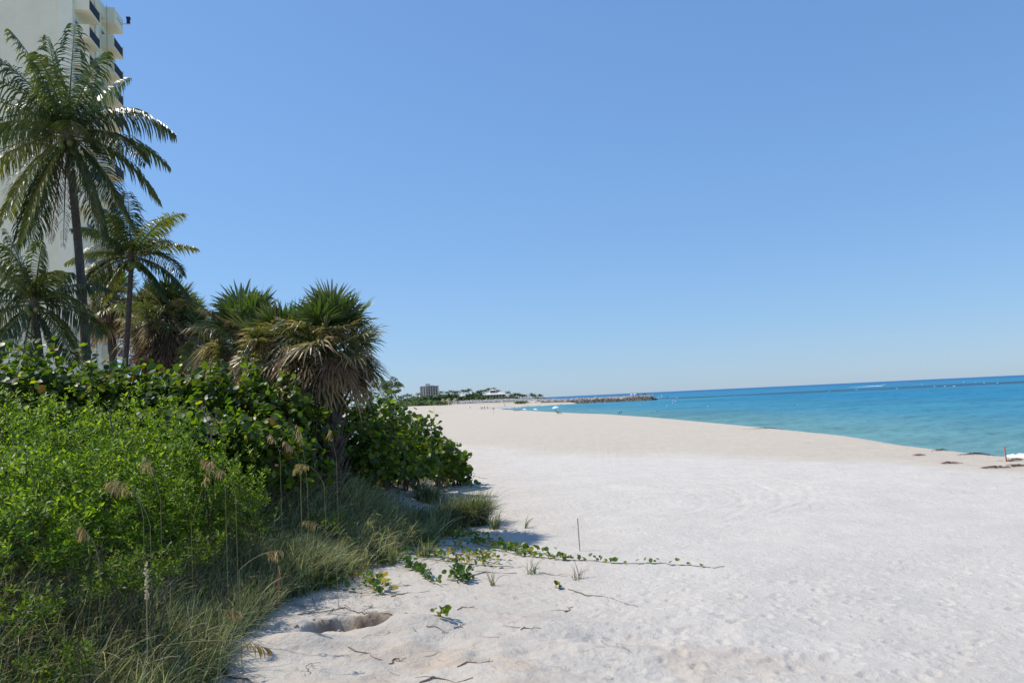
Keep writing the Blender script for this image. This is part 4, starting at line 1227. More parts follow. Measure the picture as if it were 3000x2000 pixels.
stake("tall thin stake in front of the sea grapes right of the palm", 1163, 1420, 2.9, 0.03, M['stake'], (0.05, 0))
def pole(label, px, Y, h, w=0.06):
    q = at(px, 1180, Y); z = hz(q[0], Y)
    root = thing("beach_stake", (q[0], Y, z), label, "stake")
    v, f = tube([[q[0], Y, z - 0.2], [q[0], Y, z + h]], [w, w * 0.8], 6); MB().add(v, f).build("post", M['stake'], root)
pole("thin stake standing at the far curve of the beach crest", 1713, 190, 1.6, 0.045)
pole("pale pole on the far sand below the distant tower", 1270, 330, 2.4, 0.06)
pole("thin stake on the sand left of the umbrella", 1445, 230, 1.6, 0.04)

def stick(label, pts, r0=0.014, r1=0.006, lift=0.02, name="driftwood_stick", grp="dry sticks and roots on the sand"):
    P = np.array([ground(a, b) for a, b in pts])
    s = np.linspace(0, 1, 22); k = np.linspace(0, 1, len(P))
    path = np.stack([np.interp(s, k, P[:, i]) for i in range(3)], 1)
    path[:, 1] += 0.05 * np.sin(s * 9 + P[0][0]) ; path[:, 0] += 0.03 * np.sin(s * 14)
    path[:, 2] = terrain(path[:, 0], path[:, 1], True) + lift * 0.4 + 0.010 * np.sin(s * 7)
    r0 *= 0.62; r1 *= 0.62
    v, f = tube(path, np.linspace(r0, r1, 22), 6)
    o = thing(name, path[0], label, "stick", grp)
    MB().add(v, f).build("stem", M['twig'], o)
    for q in range(2):
        i = int(rng.integers(5, 18)); e = path[i] + np.array([rng.normal(0, 0.12), rng.normal(0, 0.14), 0.03])
        v, f = tube([path[i], (path[i] + e) / 2 + [0, 0.02, 0.01], e], [r1, r1 * 0.8, r1 * 0.5], 4); MB().add(v, f).build("side_twig", M['twig'], o)
stick("long root draped over the hole's upper rim", [(870, 1803), (940, 1793), (1010, 1782), (1050, 1795)], 0.02, 0.012, 0.05)
stick("root line running along the hole's upper right edge", [(1050, 1795), (1090, 1792), (1145, 1796)], 0.016, 0.008)
stick("stick running down the mound right of the hole", [(1020, 1895), (1070, 1915), (1115, 1930)], 0.018, 0.008)
stick("short forked stick below the hole", [(1140, 1938), (1185, 1930)], 0.018, 0.006)
stick("long buried vine stem beside the green clump", [(1370, 1688), (1420, 1678), (1470, 1676), (1510, 1680)], 0.02, 0.012)
stick("thin stem right of the buried vine stem", [(1580, 1678), (1620, 1684), (1660, 1688)], 0.014, 0.008)
stick("long curved root on the grey sand patch", [(1665, 1728), (1710, 1742), (1760, 1745), (1810, 1760), (1865, 1776)], 0.020, 0.008)
stick("stick pointing from the yellow leaves to the sand", [(1145, 1748), (1190, 1737), (1255, 1732)], 0.018, 0.008)
stick("short forked stick on the grey sand patch", [(1655, 1795), (1675, 1780)], 0.02, 0.01)
stick("bent twig below the small sprout", [(1340, 1785), (1365, 1777), (1385, 1780)], 0.016, 0.008)
stick("twig slanting left under the small sprout", [(1250, 1830), (1290, 1845), (1310, 1855)], 0.014, 0.006)
stick("curled twig on the orange sand", [(1330, 1840), (1352, 1836), (1360, 1828)], 0.016, 0.007)
stick("stick on the orange sand near the bottom edge", [(1340, 1945), (1390, 1940), (1440, 1936)], 0.02, 0.008)
stick("root lying on the mound at the bottom edge", [(1230, 1995), (1300, 1990), (1380, 1993)], 0.022, 0.01)
stick("dark stick on the sand at lower right of the hole", [(1525, 1843), (1550, 1838), (1580, 1842)], 0.016, 0.008)
stick("forked dry twig standing out of the near mound", [(900, 1975), (905, 1950), (925, 1955)], 0.012, 0.005, 0.10)
stick("thick dry stems emerging from the grass at the bottom", [(640, 1960), (690, 1985), (740, 1996)], 0.03, 0.016, 0.05)
stick("fallen branch shadowed under the far sea grape tip", [(1350, 1388), (1390, 1396), (1425, 1402)], 0.035, 0.02)

def debris(label, pp, N, pal, size, name="plant_litter"):
    poly = world_poly(pp); P = sample_poly(poly, N, 1.0)
    z = terrain(P[:, 0], P[:, 1], True)
    pos = np.stack([P[:, 0], P[:, 1], z + 0.008], 1)
    n = norm(np.array([0, 0, 1.0]) + rng.normal(0, 0.25, (N, 3)))
    fr_ = frames(n)
    tv = np.array([[-.5, -.02, 0], [.05, .05, .04], [.5, -.04, .01], [.5, -.02, .01], [.05, .085, .04], [-.5, .01, 0]]); tf = np.array([[0, 1, 4, 5], [1, 2, 3, 4]])
    v, f = scatter(tv, tf, pos, fr_, size * np.exp(rng.normal(-0.45, 0.6, N)))
    pal = np.array(pal)
    C = np.repeat(pal[rng.integers(0, len(pal), N)] * rng.uniform(0.7, 1.3, (N, 1)), 6, 0)
    tag(MB().add(v, f, C).build(name, M['rockcol']), label, "litter", None, 'stuff')
BR = [[0.22, 0.15, 0.10], [0.16, 0.11, 0.08], [0.32, 0.23, 0.15], [0.38, 0.31, 0.23]]
debris("scattered dry stems and leaf bits on the near sand", [(640, 2000), (1900, 2000), (2000, 1860), (1800, 1740), (1500, 1660), (1100, 1620), (900, 1740), (880, 1800)], 1000, BR, 0.15)
debris("dry litter thick at the grass edge by the hole", [(840, 1770), (900, 1745), (1140, 1700), (1200, 1760), (1140, 1790), (900, 1800)], 420, BR, 0.2)
debris("specks of litter over the white beach", [(1400, 1900), (2990, 1950), (2990, 1420), (2000, 1380), (1500, 1420), (1420, 1500)], 260, BR, 0.10)
debris("fine seaweed specks along the beige upper shore", [(2300, 1300), (2990, 1380), (2990, 1345), (2600, 1305), (2450, 1280)], 420, [[0.10, 0.045, 0.03], [0.15, 0.08, 0.05]], 0.16)
debris("sparse leaf shreds under the tussocks", [(960, 1640), (1150, 1580), (1450, 1570), (1560, 1620), (1500, 1670), (1100, 1680)], 900, BR, 0.2)

def clods():
    N = 130
    x = HOLE[0] + rng.normal(0.1, 0.55, N); y = 15.75 + rng.normal(0, 0.30, N)
    z = terrain(x, y, True)
    pos = np.stack([x, y, z + 0.01], 1)
    v, f = scatter(ICO_V * np.array([1, 0.85, 0.7]), ICO_F, pos, frames(rng.normal(size=(N, 3))), 0.012 + 0.045 * rng.random(N) ** 2.2)
    tag(MB().add(v, f, np.array([0.36, 0.30, 0.24])).build("sand_clods", M['rockcol']), "crumbled sand clods lying in and around the dug hole", "sand", None, 'stuff')
clods()
def weed(label, px, py, L, N=70, w=0.22):
    p = ground(px, py); root = thing("seaweed_clump", p, label, "seaweed", "seaweed clumps on the shore")
    mb = MB()
    for k in range(N):
        x = p[0] + rng.normal(0, L / 3); y = p[1] + rng.normal(0, w / 2); z = hz(x, y)
        a = rng.uniform(0, 6.28); l = rng.uniform(0.1, 0.3)
        h = 0.09 * math.exp(-((x - p[0]) / (L / 2.5)) ** 2) * rng.random()
        d = np.array([math.cos(a) * l, math.sin(a) * l, 0])
        v, f = tube([[x, y, z + h], np.array([x, y, z + h + 0.05]) + d * 0.5, np.array([x, y, z + h]) + d], [0.005, 0.009, 0.003], 4); mb.add(v, f)
    mb.build("strands", M['weed'], root)
weed("brown seaweed patch alone on the middle of the beige beach", 2243, 1255, 3.4, 150, 0.8)
weed("dark red seaweed heap in front of the breaking foam", 2972, 1334, 1.0, 220, 0.4)
weed("dark seaweed streak nearest the water left of the foam", 2860, 1331, 1.3, 110)
weed("small seaweed bit left of the dark streak", 2755, 1320, 0.8, 50)
weed("short seaweed clump at the white sand's edge", 2787, 1358, 0.7, 60)
weed("seaweed streak below the orange stake, at white sand's edge", 2915, 1371, 1.0, 90)
weed("seaweed streak at the right edge below the orange stake", 2980, 1366, 0.8, 70)
weed("small seaweed clump left on the beige sand", 2691, 1334, 0.5, 40)
weed("thin seaweed streak right of the orange stake", 2975, 1349, 0.9, 60)
weed("far seaweed line on the sand below the distant tower", 1278, 1206, 14, 260, 1.2)
weed("second far seaweed line, nearer and broken", 1270, 1211, 12, 200, 1.0)
weed("far seaweed band behind the bathers", 1400, 1196, 26, 320, 1.5)

# ================================================================== SURF
def foam_wave(label, path, w, h):
    P = np.array(path, float); n = 40
    s = np.linspace(0, 1, n); k = np.linspace(0, 1, len(P))
    c = np.stack([np.interp(s, k, P[:, 0]), np.interp(s, k, P[:, 1])], 1)
    tn = norm(np.gradient(c, axis=0)); nr = np.stack([-tn[:, 1], tn[:, 0]], 1)
    prof = [(-1, 0.0), (-0.6, 0.35), (-0.2, 0.85), (0.1, 1.0), (0.45, 0.6), (1.0, 0.0)]
    V = []
    for i in range(n):
        e = math.sin(math.pi * (0.04 + 0.92 * s[i])) ** 0.5
        for a, b in prof:
            ww = w * a * e * (1 + rng.normal(0, 0.12)); V.append((c[i][0] + nr[i][0] * ww, c[i][1] + nr[i][1] * ww, 0.01 + h * b * e * (1 + rng.normal(0, 0.15))))
    m = len(prof)
    q = np.array([[i * m + j, i * m + j + 1, (i + 1) * m + j + 1, (i + 1) * m + j] for i in range(n - 1) for j in range(m - 1)])
    tag(MB().add(V, q).build("breaking_wave", M['foam'], None, True), label, "wave", "white surf")
fa = at(2925, 1322, 50.0); 
foam_wave("white breaking wave at the right edge by the orange stake", [(35.0, 56.3), (36.4, 55.6), (38.4, 54.6), (42, 53)], 0.8, 0.42)
for lab, px, Y, L in (("small foam line left in the far bay", 1462, 470, 14), ("small foam line in the middle of the far bay", 1500, 505, 16), ("foam line on the far bay's back shore", 1535, 536, 18), ("foam line under the far riprap shore", 1590, 552, 16), ("thin foam streak near the far bathers", 1480, 440, 12)):
    x = at(px, 1190, Y)[0]
    foam_wave(lab, [(x - L / 3, Y - 0.6), (x, Y), (x + L / 3, Y + 0.9)], 0.7, 0.14)
# ================================================================== FAR SHORE
def jit_rock(seed, flat=0.7):
    r = np.random.default_rng(seed)
    v = ICO_V * r.uniform(0.7, 1.15, (12, 1)) * np.array([1.0, r.uniform(0.7, 1.0), flat]); return v
ROCKV = [jit_rock(i) for i in range(5)]
LIGHT = np.array([[0.42, 0.40, 0.37], [0.34, 0.33, 0.31], [0.50, 0.47, 0.43], [0.27, 0.25, 0.23]])
DARK = np.array([[0.11, 0.095, 0.08], [0.16, 0.14, 0.115], [0.075, 0.065, 0.06], [0.22, 0.19, 0.15]])
def rocks(mb, P, sz, pal):
    for k in range(5):
        i = np.arange(k, len(P), 5)
        if len(i) == 0: continue
        n = norm(np.array([0, 0, 1.0]) + rng.normal(0, 0.5, (len(i), 3)))
        v, f = scatter(ROCKV[k], ICO_F, P[i], frames(n), sz[i])
        mb.add(v, f, np.repeat(pal[rng.integers(0, len(pal), len(i))] * rng.uniform(0.7, 1.25, (len(i), 1)), 12, 0))

# ---- jetty
J0 = np.array([46.0, 586.0]); J1 = np.array([100.0, 566.0])
jt = norm(J1 - J0); jn = np.array([-jt[1], jt[0]])     # jn points away from the camera
root = thing("rock_jetty", (J0[0], J0[1], 0), "long rock jetty with dark boulders reaching into the sea", "jetty")
mb = MB()
L = float(np.linalg.norm(J1 - J0)); n = 40
prof = [(-4.5, -1.5), (-2.5, 0.3), (0.2, 2.0), (6, 2.2), (9, 2.9), (12, 3.7), (20, 3.8), (28, -1.5)]
V = []
for i in range(n):
    s = -0.80 + 1.80 * i / (n - 1)
    e = 1.0 if s < 0.9 else max(0.15, 1 - (s - 0.9) / 0.1 * 0.7)
    for a, b in prof:
        q = J0 + jt * L * s + jn * (a * (e if a > 0 else 1) + (8 * (1 - e)))
        V.append((q[0], q[1], (b + rng.normal(0, 0.12)) * (e if b > 0 else 1)))
m = len(prof)
q = np.array([[i * m + j, (i + 1) * m + j, (i + 1) * m + j + 1, i * m + j + 1] for i in range(n - 1) for j in range(m - 1)])
q = np.concatenate([q]); mb.add(V, [q, np.array([[(n - 1) * m + j for j in range(m)]])], np.array([0.42, 0.38, 0.33]))
mb.build("core", M['rock'], root, False)
N = 1300
s = rng.random(N) * 1.5 - 0.48; a = rng.uniform(-4.2, 0.6, N)
P2 = J0 + jt * (L * s)[:, None] + jn * a[:, None]
z = np.interp(a, [p[0] for p in prof[:4]], [p[1] for p in prof[:4]])
mb = MB(); rocks(mb, np.concatenate([P2, (z + 0.1)[:, None]], 1), rng.uniform(0.5, 1.3, N), DARK)
N = 900
s = rng.random(N) * 1.6 - 0.6; a = rng.uniform(7, 14, N)
P2 = J0 + jt * (L * s)[:, None] + jn * a[:, None]
z = np.interp(a, [p[0] for p in prof], [p[1] for p in prof])
rocks(mb, np.concatenate([P2, (z + 0.1)[:, None]], 1), rng.uniform(0.25, 0.75, N), LIGHT)
tag(mb.build("boulders", M['rock'], root), kind='stuff')
RM = []
for k in range(5):
    me = MB().add(ROCKV[k], ICO_F, DARK[k % 4]).mesh("boulder"); me.materials.append(M['rock']); RM.append(me)
for k in range(90):
    s = 0.80 + 0.26 * rng.random(); a = rng.uniform(-4, 10) * (1 - 0.5 * max(0, s - 0.9) / 0.1)
    pz = np.interp(a, [p[0] for p in prof], [p[1] for p in prof]) * (1 - max(0, s - 0.95) * 6)
    p = J0 + jt * L * s + jn * (a + 3 * max(0, s - 0.95) * 10)
    o = new_obj("boulder", RM[k % 5], root); o.location = (p[0] - J0[0], p[1] - J0[1], max(pz, 0.2)); sc = rng.uniform(0.7, 1.35); o.scale = (sc, sc, sc); o.rotation_euler = tuple(rng.uniform(0, 3, 3))
# ---- pale riprap along the back of the far beach
root = thing("riprap_bank", (at(1500, 1180, 640)[0], 640, 3.2), "pale riprap boulders banked along the far beach", "boulders")
N = 2600
px = rng.uniform(1330, 1640, N)
Yr = 612 + rng.uniform(0, 30, N) + (px - 1330) * 0.03
X = (px - 1500) / FPX * Yr - 0.0465 * 0
zz = terrain(X, Yr) + 0.3 + (Yr - 612 - (px - 1330) * 0.03) / 30 * 1.6
mb = MB(); rocks(mb, np.stack([X, Yr, zz], 1), rng.uniform(0.4, 1.15, N), LIGHT)
tag(mb.build("boulders", M['rock'], root), kind='stuff')

# ---- far trees
def tree_mass(mb, c, r, N, size, pal, spread=0.55):
    P, d = ellipsoid_points(c, r, N, 0.4, 1.08)
    fr_ = frames(norm(d + np.array([0, 0, 0.6]) + rng.normal(0, 0.6, (N, 3))))
    tv = np.array([[-.5, -.35, 0], [.5, -.3, .08], [.55, .35, -.05], [-.45, .4, .06]]); tf = np.array([[0, 1, 2, 3]])
    v, f = scatter(tv, tf, P, fr_, size * rng.uniform(0.6, 1.4, N))
    pal = np.array(pal)
    mb.add(v, f, np.repeat(pal[rng.integers(0, len(pal), N)] * rng.uniform(0.6, 1.35, (N, 1)), 4, 0))
FARPAL = [[0.115, 0.150, 0.070], [0.085, 0.120, 0.060], [0.145, 0.185, 0.070]]
def far_tree(label, px, ytop, Y, rx, name="broadleaf_tree", group="far trees behind the beach", N=420, pal=FARPAL, size=None, low=False):
    t = at(px, ytop, Y); g = hz(t[0], Y)
    h = max(t[2] - g, 2.0); rz = h * (0.55 if low else 0.42)
    root = thing(name, (t[0], Y, g), label, "tree" if not low else "shrub", group)
    mb = MB(); tree_mass(mb, (t[0], Y, g + h - rz), (rx, rx, rz), N, size or rx * 0.22, pal)
    tag(mb.build("crown", M['far'], root), kind='stuff')
    v, f = tube([[t[0], Y, g - 0.5], [t[0] + 0.1, Y, g + h * 0.4], [t[0], Y, g + h * 0.75]], [0.035 * h, 0.028 * h, 0.012 * h], 6)
    MB().add(v, f).build("trunk", M['woody'], root)
for lab, px, yt, Y, rx in (("rounded tree left of the distant tower", 1190, 1168, 640, 6), ("dark tree left of the distant tower's foot", 1215, 1163, 660, 6), ("tree directly in front of the distant tower", 1245, 1160, 660, 7),
                           ("tree under the right side of the distant tower", 1275, 1158, 670, 7), ("tree right of the distant tower", 1300, 1156, 690, 7), ("tree behind the thatched huts", 1325, 1155, 700, 7),
                           ("tree left of the teal roof", 1342, 1160, 690, 5), ("tree right of the teal roof", 1375, 1156, 690, 7), ("tall round tree between teal roof and pavilion", 1395, 1150, 700, 7),
                           ("dark tree at the pavilion's left wall", 1410, 1160, 680, 5), ("bush tree in front of the pavilion", 1440, 1166, 672, 5), ("bush tree under the pavilion's right eave", 1470, 1163, 676, 5),
                           ("tree right of the pavilion", 1497, 1161, 690, 6), ("low tree at the right end of the grove", 1530, 1167, 690, 6)):
    far_tree(lab, px, yt, Y, rx)
for lab, px, yt, Y, rx in (("wide low scrub on the far sand's edge at left", 1215, 1177, 560, 9), ("wide low scrub in the middle of the far sand's edge", 1250, 1174, 570, 9), ("wide low scrub next to the thatched huts", 1280, 1177, 570, 8),
                           ("low dark hedge in front of the pavilion's left half", 1400, 1171, 650, 7), ("low dark hedge in front of the pavilion", 1440, 1170, 655, 8), ("low dark hedge right of the pavilion", 1485, 1170, 655, 8), ("green low scrub under the far palm group", 1530, 1169, 665, 9),
                           ("bright green knoll left of the lone far palm", 1560, 1166, 680, 9), ("bright green knoll under the lone far palm", 1585, 1168, 690, 9), ("small green bush alone on the far beach", 1527, 1178, 585, 5)):
    far_tree(lab, px, yt, Y, rx, "beach_scrub", "far low scrub", 520, [[0.105, 0.155, 0.045], [0.085, 0.13, 0.04], [0.12, 0.17, 0.06]] if 'green' in lab or 'wide' in lab else FARPAL, rx * 0.14, True)
# feathery pine tree at middle distance
def pine(label, px, ytop, Y, wpx):
    t = at(px, ytop, Y); g = hz(t[0], Y); h = t[2] - g
    root = thing("feathery_pine", (t[0], Y, g), label, "tree")
    v, f = tube([[t[0], Y, g - 0.5], [t[0] + 0.2, Y, g + h * 0.5], [t[0] + 0.1, Y, g + h * 0.97]], [0.28, 0.18, 0.04], 7)
    MB().add(v, f).build("trunk", M['woody'], root)
    w = wpx / FPX * Y
    mb = MB(); bb = MB()
    for k in range(46):
        s = 0.30 + 0.68 * rng.random(); az = rng.uniform(0, 6.28)
        reach = w * 0.5 * (1.05 - 0.55 * max(0, s - 0.45) / 0.55) * rng.uniform(0.45, 1.1)
        b = np.array([t[0] + 0.15, Y, g + h * s * 0.93]); e = b + np.array([math.cos(az) * reach, math.sin(az) * reach, reach * rng.uniform(0.1, 0.55)])
        v, f = tube([b, (b + e) / 2 + [0, 0, 0.15], e], [0.06, 0.035, 0.012], 4); bb.add(v, f)
        tree_mass(mb, e, (w * 0.085, w * 0.085, w * 0.055), 70, w * 0.028, [[0.17, 0.20, 0.13], [0.14, 0.17, 0.11], [0.22, 0.22, 0.15]])
        tree_mass(mb, (b + e * 2) / 3, (w * 0.06, w * 0.06, w * 0.045), 40, w * 0.026, [[0.16, 0.19, 0.12], [0.11, 0.14, 0.09]])
    bb.build("branches", M['woody'], root)
    tag(mb.build("crown", M['far'], root), kind='stuff')
pine("feathery grey green pine standing alone above the sea grapes", 1143, 1108, 230, 88)
# far palms: one small palm copied
def far_palm_proto():
    mb = MB()
    for k in range(15):
        az = k * 2.4; el = math.radians(70 - 75 * (k / 15.0))
        d0 = np.array([math.cos(az) * math.cos(el), math.sin(az) * math.cos(el), math.sin(el)])
        coco_frond(mb, (0, 0, 0), d0, 3.6, 1.2, 0.7, (0.11, 0.13, 0.065), None, lf=0.9, nl=12, wd=0.3)
    cm = mb.mesh("crown"); cm.materials.append(M['far'])
    v, f = tube([[0, 0, -1.0], [0.015, 0, -0.5], [0, 0, 0.0]], [0.02, 0.016, 0.014], 6)
    tm = MB().add(v, f).mesh("trunk"); tm.materials.append(M['woody'])
    return cm, tm
CM, TM = far_palm_proto()
def far_palm(label, px, py, Y, sc=1.0, group="palms of the far grove"):
    t = at(px, py, Y); g = hz(t[0], Y); h = t[2] - g
    root = thing("far_palm", (t[0], Y, g), label, "palm", group)
    o = new_obj("crown", CM, root); o.location = (0, 0, h); o.scale = (sc, sc, sc); o.rotation_euler = (0, 0, rng.uniform(0, 6.28))
    o = new_obj("trunk", TM, root); o.location = (0, 0, h); o.scale = (h, h, h + 0.4)
for lab, px, py, Y, sc in (("far palm left of the distant tower", 1201, 1160, 650, .9), ("far palm touching the distant tower's left edge", 1226, 1156, 650, .9), ("far palm at the distant tower's right edge", 1292, 1150, 690, .9), ("far palm right of the distant tower, second", 1309, 1151, 690, .8),
                           ("far palm halfway from tower to teal roof", 1321, 1148, 690, .9), ("left palm of the pair above the thatched huts", 1332, 1149, 690, .8), ("right palm of the pair above the thatched huts", 1341, 1149, 690, .8), ("far palm above the teal roof's left end", 1356, 1146, 690, .9),
                           ("far palm above the teal roof's right end", 1366, 1147, 690, .9), ("highest palm right of the teal roof", 1374, 1144, 690, 1.), ("short palm left of the pavilion", 1400, 1148, 700, .8), ("second palm left of the pavilion", 1410, 1147, 700, .9), ("palm just behind the pavilion's left roof", 1421, 1146, 740, 1.),
                           ("tall palm left of the pavilion's cupola", 1431, 1142, 740, 1.), ("tall palm behind the pavilion's cupola", 1446, 1141, 740, 1.), ("palm right of the pavilion's cupola", 1459, 1147, 740, 1.), ("palm at the pavilion's right eave", 1488, 1151, 720, 1.), ("dark palm right of the pavilion", 1498, 1159, 690, .9),
                           ("left palm of the close trio right of the pavilion", 1509, 1157, 690, 1.), ("middle palm of the close trio right of the pavilion", 1516, 1157, 695, 1.1), ("right palm of the close trio right of the pavilion", 1523, 1159, 690, .9), ("left palm of the pair before the green knoll", 1531, 1160, 700, .9), ("right palm of the pair before the green knoll", 1538, 1160, 700, .9),
                           ("full palm on the green knoll", 1559, 1158, 690, 1.1), ("pale palm beside the full one on the green knoll", 1566, 1161, 685, .9), ("lone far palm at the right end of the land", 1583, 1160, 690, 1.)):
    far_palm(lab, px, py, Y, sc)

# ---- distant tower
def far_tower():
    Y = 1500.0; c = at(1258, 1150, Y); g = 3.0; ztop = at(1258, 1131, Y)[2]
    w = 50 / FPX * Y; d = 18.0; x0 = c[0] - w / 2
    root = thing("distant_tower", (c[0], Y, g), "distant apartment tower rising above the far trees", "building")
    v, f = box(x0, x0 + w, Y, Y + d, g, ztop); MB().add(v, f).build("wall", M['glass'], root)
    nf = 12; fh = (ztop - g) / nf
    for k in range(nf):
        z = g + fh * (k + 1)
        v, f = box(x0 - 0.8, x0 + w + 0.8, Y - 1.6, Y + d + 0.8, z - 0.55, z - 0.02 if k < nf - 1 else z + 0.6); MB().add(v, f).build("floor_slab", M['concrete'], root)
    for k in range(8):
        x = x0 + w * k / 7.0
        v, f = box(x - 0.9 * (1.6 if k < 3 else 0.7), x + 0.9 * (1.6 if k < 3 else 0.7), Y - 1.75, Y - 0.002, g, ztop - 0.6); MB().add(v, f).build("pier", M['concrete'], root)
    v, f = box(x0 + w * 0.27, x0 + w * 0.50, Y + 3, Y + 12, ztop + 0.62, ztop + 5.2); MB().add(v, f).build("roof_house", M['concrete'], root)
    v, f = box(x0 + w * 0.51, x0 + w * 0.75, Y + 3, Y + 12, ztop + 0.62, ztop + 2.0); MB().add(v, f).build("roof_house", M['concrete'], root)
far_tower()

def hip_roof(mb, x0, x1, y0, y1, z0, z1, inset):
    cx = (x0 + x1) / 2; cy = (y0 + y1) / 2
    rx = (x1 - x0) / 2 * inset
    V = [(x0, y0, z0), (x1, y0, z0), (x1, y1, z0), (x0, y1, z0), (cx - rx, cy, z1), (cx + rx, cy, z1)]
    mb.add(V, [np.array([[0, 1, 5, 4], [2, 3, 4, 5], [3, 2, 1, 0]]), np.array([[1, 2, 5], [3, 0, 4]])])
def pavilion():
    Y = 715.0; a = at(1410, 1157, Y); b = at(1488, 1154, Y); g = hz(a[0], Y)
    ze = (a[2] + b[2]) / 2; zr = at(1445, 1147, Y)[2]; cx = (a[0] + b[0]) / 2; hw = (b[0] - a[0]) / 2
    root = thing("pavilion_house", (cx, Y, g), "pavilion with wide pale hipped roof and small cupola", "building")
    v, f = box(cx - hw * 0.86, cx + hw * 0.86, Y - 7, Y + 7, g - 0.5, ze); MB().add(v, f).build("wall", M['concrete'], root)
    mb = MB(); hip_roof(mb, cx - hw, cx + hw, Y - 9, Y + 9, ze, zr, 0.28); r = mb.build("roof", M['roof'], root)
    for k in range(7):
        x = cx - hw * 0.78 + hw * 1.56 * (k + 0.5) / 7
        v, f = box(x - 0.9, x + 0.9, Y - 7.06, Y - 7.003, ze - 3.2, ze - 0.5); MB().add(v, f).build("window", M['glass'], root)
        v, f = box(x - 0.9, x + 0.9, Y - 7.06, Y - 7.003, ze - 6.2, ze - 4.0); MB().add(v, f).build("window", M['glass'], root)
    xc = at(1444, 1147, Y)[0]
    zc = at(1444, 1143.5, Y)[2]; zt = at(1444, 1139.5, Y)[2]
    v, f = box(xc - 2.4, xc + 2.4, Y - 2.4, Y + 2.4, zr - 1.2, zc); cu = MB().add(v, f).build("cupola", M['glass'], root)
    mb = MB(); hip_roof(mb, xc - 3.8, xc + 3.8, Y - 3.8, Y + 3.8, zc, zt, 0.08); mb.build("cupola_roof", M['roof'], cu)
    for sx in (-1, -0.33, 0.33, 1):
        v, f = box(xc + sx * 2.3 - 0.15, xc + sx * 2.3 + 0.15, Y - 2.6, Y - 2.402, zr - 1.0, zc); MB().add(v, f).build("post", M['white'], cu)
pavilion()
def teal_house():
    Y = 720.0; a = at(1337, 1162, Y); b = at(1363, 1160, Y); g = hz(a[0], Y); zt = at(1350, 1155, Y)[2]
    root = thing("low_house", ((a[0] + b[0]) / 2, Y, g), "low pale house with teal edged roof among the far trees", "building")
    v, f = box(a[0], b[0], Y, Y + 8, g, a[2]); MB().add(v, f).build("wall", M['white'], root)
    mb = MB(); hip_roof(mb, a[0] - 0.8, b[0] + 0.8, Y - 1.2, Y + 9, a[2], zt, 0.5); mb.build("roof", M['roof'], root)
    v, f = box(a[0] - 0.7, b[0] + 0.7, Y - 1.1, Y - 0.9, a[2] - 1.0, a[2] - 0.01); MB().add(v, f).build("fascia", M['teal'], root)
    for k in range(3):
        x = a[0] + (b[0] - a[0]) * (k + 0.5) / 3
        v, f = box(x - 0.7, x + 0.7, Y - 0.05, Y - 0.003, a[2] - 3, a[2] - 1.3); MB().add(v, f).build("window", M['glass'], root)
teal_house()
def hut(label, px, Y, r):
    t = at(px, 1180, Y); g = hz(t[0], Y); x = t[0]
    root = thing("thatched_hut", (x, Y, g), label, "hut", "thatched beach huts")
    n = 14; V = [(x, Y, g + 5.0)]
    for ring, (rr, z) in enumerate(((0.5, 3.8), (1.0, 2.2))):
        for k in range(n):
            q = rr * r * (1 + 0.05 * rng.normal()); V.append((x + q * math.cos(k * 6.283 / n), Y + q * math.sin(k * 6.283 / n), g + z + rng.normal(0, 0.08)))
    mb = MB(); mb.add(V, [np.array([[0, 1 + k, 1 + (k + 1) % n] for k in range(n)]), np.array([[1 + k, 1 + n + k, 1 + n + (k + 1) % n, 1 + (k + 1) % n] for k in range(n)])])
    mb.build("thatch_roof", M['thatch'], root)
    for k in range(6):
        a = k * 6.283 / 6
        v, f = tube([[x + r * .8 * math.cos(a), Y + r * .8 * math.sin(a), g - 0.3], [x + r * .8 * math.cos(a), Y + r * .8 * math.sin(a), g + 2.7]], 0.14, 6); MB().add(v, f).build("post", M['woody'], root)
hut("leftmost thatched hut, half behind scrub", 1299, 605, 2.6)
hut("middle thatched hut with tan roof", 1314, 608, 3.0)
hut("rightmost thatched hut with dark roof", 1335, 608, 3.2)

